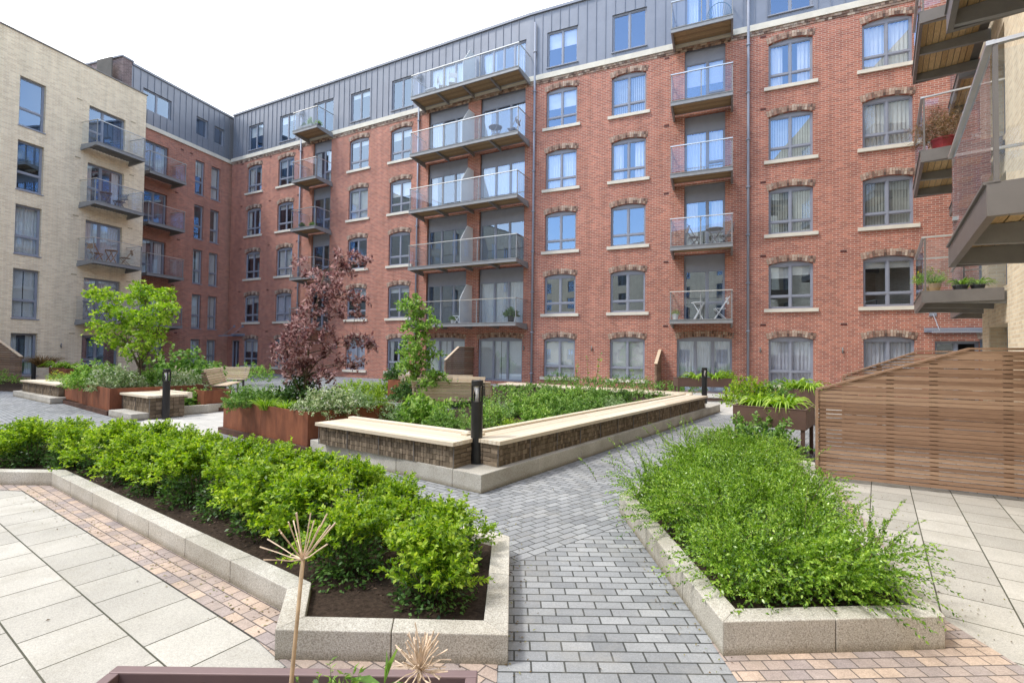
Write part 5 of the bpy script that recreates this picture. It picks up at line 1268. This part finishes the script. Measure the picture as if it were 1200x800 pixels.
# ---------------------------------------------------------------- timber benches
def bench(label, p, ang, ln, endpanel=True):
    t = thing('timber_bench', label, 'bench', p, ang); t.scale = (1,.82,.78); b = MB()
    for i in range(5): b.box(0,ln,-.5+i*.095,-.5+i*.095+.085,.42,.455)
    b.build('seat', M['oak'], t); b = MB()
    for i in range(6):
        z = .48+i*.085; y = -.02+i*.035; b.prism_y([(0,z),(ln,z),(ln,z+.072),(0,z+.072)], y, y+.03)
    b.box(0,ln,.17,.24,.985,1.01)
    b.build('backrest', M['oak'], t)
    for x in (.15,ln-.15):
        b = MB(); b.box(x-.03,x+.03,-.46,-.40,0,.42); b.box(x-.03,x+.03,-.06,.0,0,.46); b.obar((x,-.02,.42),(x,.19,.98),.05,.03); b.box(x-.03,x+.03,-.40,-.06,.36,.42); b.build('leg', M['dsteel'], t)
    if endpanel:
        b = MB()
        for i in range(8):
            z = .06+i*.11; y1 = .16+.012*i; b.box(-.04,-.01,-.1+.03*i,y1,z,z+.085)
        b.build('end_panel', M['darkcedar'], t)
    return t
bench('pale timber bench with high slatted back at the left of the courtyard', (-13.7,19.0,.05), -.05, 3.6)
bench('short bench end of dark slats near the white flowering plants', (-8.35,13.6,.15), R(108), 1.9)
bench('timber bench facing the court behind the sapling', (-3.55,15.2,.02), -.12, 2.35, False)
bench('timber bench seen from its slatted back, right behind the nearest bollard', (-.45,10.9,.08), math.pi-.05, 1.75)
bench('half-hidden timber bench further back between the other two central benches', (-1.75,14.2,.02), -.3, 1.0, False)

# ---------------------------------------------------------------- furniture and pots on the balconies
def table(label, fr, x, y, z, mat, r_=.3, h=.72, square=False):
    p = fr.w(x,y,z); t = thing('bistro_table', label, 'table', p, fr.a); b = MB()
    if square: b.box(-r_,r_,-r_,r_,h-.03,h)
    else: b.lathe([(r_,h-.025),(r_,h)], 20)
    b.build('tabletop', mat, t)
    for k in range(2):
        b = MB(); b.obar((-r_*.7,-.2+.4*k,0),(r_*.7,-.2+.4*k,h-.03),.03,.02,0,(0,1,0)); b.obar((r_*.7,-.17+.34*k,0),(-r_*.7,-.17+.34*k,h-.03),.03,.02,0,(0,1,0)); b.build('leg', mat, t)
    return t
def chair(label, fr, x, y, z, rot, mat):
    p = fr.w(x,y,z); t = thing('folding_chair', label, 'chair', p, fr.a+rot); b = MB()
    for i in range(5): b.box(-.2+i*.083,-.2+i*.083+.07,-.2,.2,.43,.45)
    b.build('seat', mat, t); b = MB()
    for i in range(4): b.box(-.29+.02*i-.02,-.27+.02*i-.02,-.2,.2,.62-.0+.07*i,.675+.07*i)
    b.build('backrest', mat, t)
    for s_ in (-1,1):
        b = MB(); b.obar((.22,.19*s_,0),(-.34,.19*s_,.92),.03,.022); b.obar((-.24,.17*s_,0),(.2,.17*s_,.44),.03,.022); b.build('leg', mat, t)
    return t
def pot(label, fr, x, y, z, mat, r_, h, kind, s_, dz=0):
    p = fr.w(x,y,z); t = thing('potted_plant', label, 'potted plant', p); b = MB()
    b.lathe([(r_*.72,0),(r_*.95,h*.85),(r_,h*.86),(r_,h),(r_*.88,h),(r_*.86,h*.9)], 18); b.build('pot', mat, t, smooth=False)
    o = add('foliage', bm(kind), t, (0,0,h*.85+dz)); o.scale = (s_,)*3; return t
table('round wooden bistro table on the lowest but one cream block balcony', FCR, 17.5, -.55, FH*2, M['teak'], .26)
chair('wooden folding chair left of the table on the cream block balcony', FCR, 16.85, -.5, FH*2, .2, M['teak'])
chair('wooden folding chair right of the table on the cream block balcony', FCR, 18.15, -.6, FH*2, math.pi-.4, M['teak'])
table('dark small table on the third floor cream block balcony', FCR, 17.2, -.5, FH*3, M['greyfurn'], .25)
chair('dark chair on the third floor cream block balcony', FCR, 17.85, -.5, FH*3, math.pi+.3, M['greyfurn'])
table('grey table on the first floor cream block balcony behind the maple', FCR, 17.3, -.5, FH, M['greyfurn'], .25)
chair('grey wire chair on the first floor cream block balcony behind the maple', FCR, 16.75, -.5, FH, .3, M['greyfurn'])
table('round purple-grey bistro table on the second floor single balcony', FR, 8.2, -.55, FH*2, M['greyfurn'], .33)
chair('grey chair beside the round table on the second floor single balcony', FR, 7.45, -.55, FH*2, .4, M['greyfurn'])
chair('small grey stool-like chair right of the round table, second floor single balcony', FR, 8.6, -.4, FH*2, math.pi, M['greyfurn'])
table('pale folding table on the first floor single balcony', FR, 7.62, -.5, FH, M['whitefurn'], .28)
chair('white folding chair on the first floor single balcony', FR, 8.4, -.55, FH, math.pi+.15, M['whitefurn'])
pot('white pot with yellow flowers on the first floor single balcony', FR, 6.78, -1.0, FH, M['whitepot'], .13, .24, 'yellow', .36)
# egg shaped wire chair on the top single balcony
p = FR.w(8.35,-.5,FH*5+.08); t = thing('egg_chair', 'teal wire egg-shaped chair on the topmost single balcony', 'chair', p, FR.a); b = MB()
for k in range(14):
    a = math.pi*k/13-math.pi/2; b.tube([(.05+.3*math.cos(a)*0,.0,.25),( .42*math.sin(a)*.75,.12,.55),(.46*math.sin(a),.2-.1*math.cos(a),.62+.48*math.cos(a))], .007, 4)
rim = [(.46*math.sin(x),.2-.1*math.cos(x),.62+.48*math.cos(x)) for x in np.linspace(0,2*math.pi,26)]; b.tube(rim, .012, 5); b.build('shell', M['tealwire'], t)
for k in range(3):
    a = 2*math.pi*k/3; b = MB(); b.tube([(0,.02,.28),(.24*math.cos(a),.24*math.sin(a),0)], .012, 5); b.build('leg', M['tealwire'], t)
table('dark round table on the fourth floor wide balcony', FL, -1.5, -.6, FH*4, M['greyfurn'], .33)
chair('dark chair on the fourth floor wide balcony', FL, -.6, -.55, FH*4, math.pi, M['greyfurn'])
chair('white lounge chair on the top wide balcony, left half', FL, -4.6, -.6, FH*5+.07, .5, M['whitefurn'])
chair('second white lounge chair on the top wide balcony, nearer the divider', FL, -4.0, -.6, FH*5+.07, 2.2, M['whitefurn'])
table('low white table on the top wide balcony', FL, -5.2, -.6, FH*5+.07, M['whitefurn'], .3, .4, True)
pot('dark pot with tall leafy plant at the right end of the lowest wide balcony', FL, -.45, -.75, FH, M['darkpot'], .17, .34, 'dark', .75)
pot('small pot with bushy plant left of the divider, lowest wide balcony', FL, -3.7, -.7, FH, M['whitepot'], .13, .22, 'mid', .45)
table('small square table on the first floor wide balcony', FL, -3.35, -.7, FH, M['whitefurn'], .22, .4, True)
p = FL.w(-14.2,-1.0,FH*5+.06); 
t = thing('window_box', 'long grey window box of plants on the top left small balcony', 'planter', p, FL.a); b = MB(); b.box(-.6,.6,-.12,.12,0,.25); b.build('box', M['panelgrey'], t); o = add('foliage', bm('dark'), t, (-.2,0,.22)); o.scale = (.4,.3,.5); o = add('foliage', bm('fresh'), t, (.35,0,.2)); o.scale = (.35,.3,.9)
pot('green bush in a pot at the right of the top left small balcony', FL, -13.3, -.9, FH*5+.06, M['darkpot'], .16, .22, 'lime', .5)
pot('dark pot with a plant on the third floor small balcony', FL, -13.9, -.6, FH*3, M['darkpot'], .14, .25, 'mid', .45)
pot('dark small pot at the left of the third floor small balcony', FL, -14.6, -.8, FH*3, M['darkpot'], .12, .25, 'dark', .4)
chair('wooden chair on the first floor small balcony behind the purple maple', FL, -14.2, -.6, FH, .3, M['teak'])
pot('red pot of wispy brown grass on a right-hand steel balcony', FX, -8.2, -.85, FH*2-.02, M['redpot'], .22, .28, 'bronzebush', 1.0)
pot('yellowish clay pot with spiky plant on the right-hand lowest balcony', FX, -8.15, -1.02, FH-.02, M['pot'], .11, .17, 'strap', .62)
pot('strap-leaved plant in a dark pot further along the right-hand lowest balcony', FX, -8.2, -.62, FH-.02, M['darkpot'], .13, .12, 'lily', .85)
pot('yellow flowering plant at the outer corner of the right-hand lowest balcony', FX, -8.5, -1.1, FH-.02, M['pot'], .10, .15, 'yellow', .55, .1)
pot('second green spiky plant near the wall on the right-hand lowest balcony', FX, -8.3, -.35, FH-.02, M['darkpot'], .12, .12, 'lily', .8)
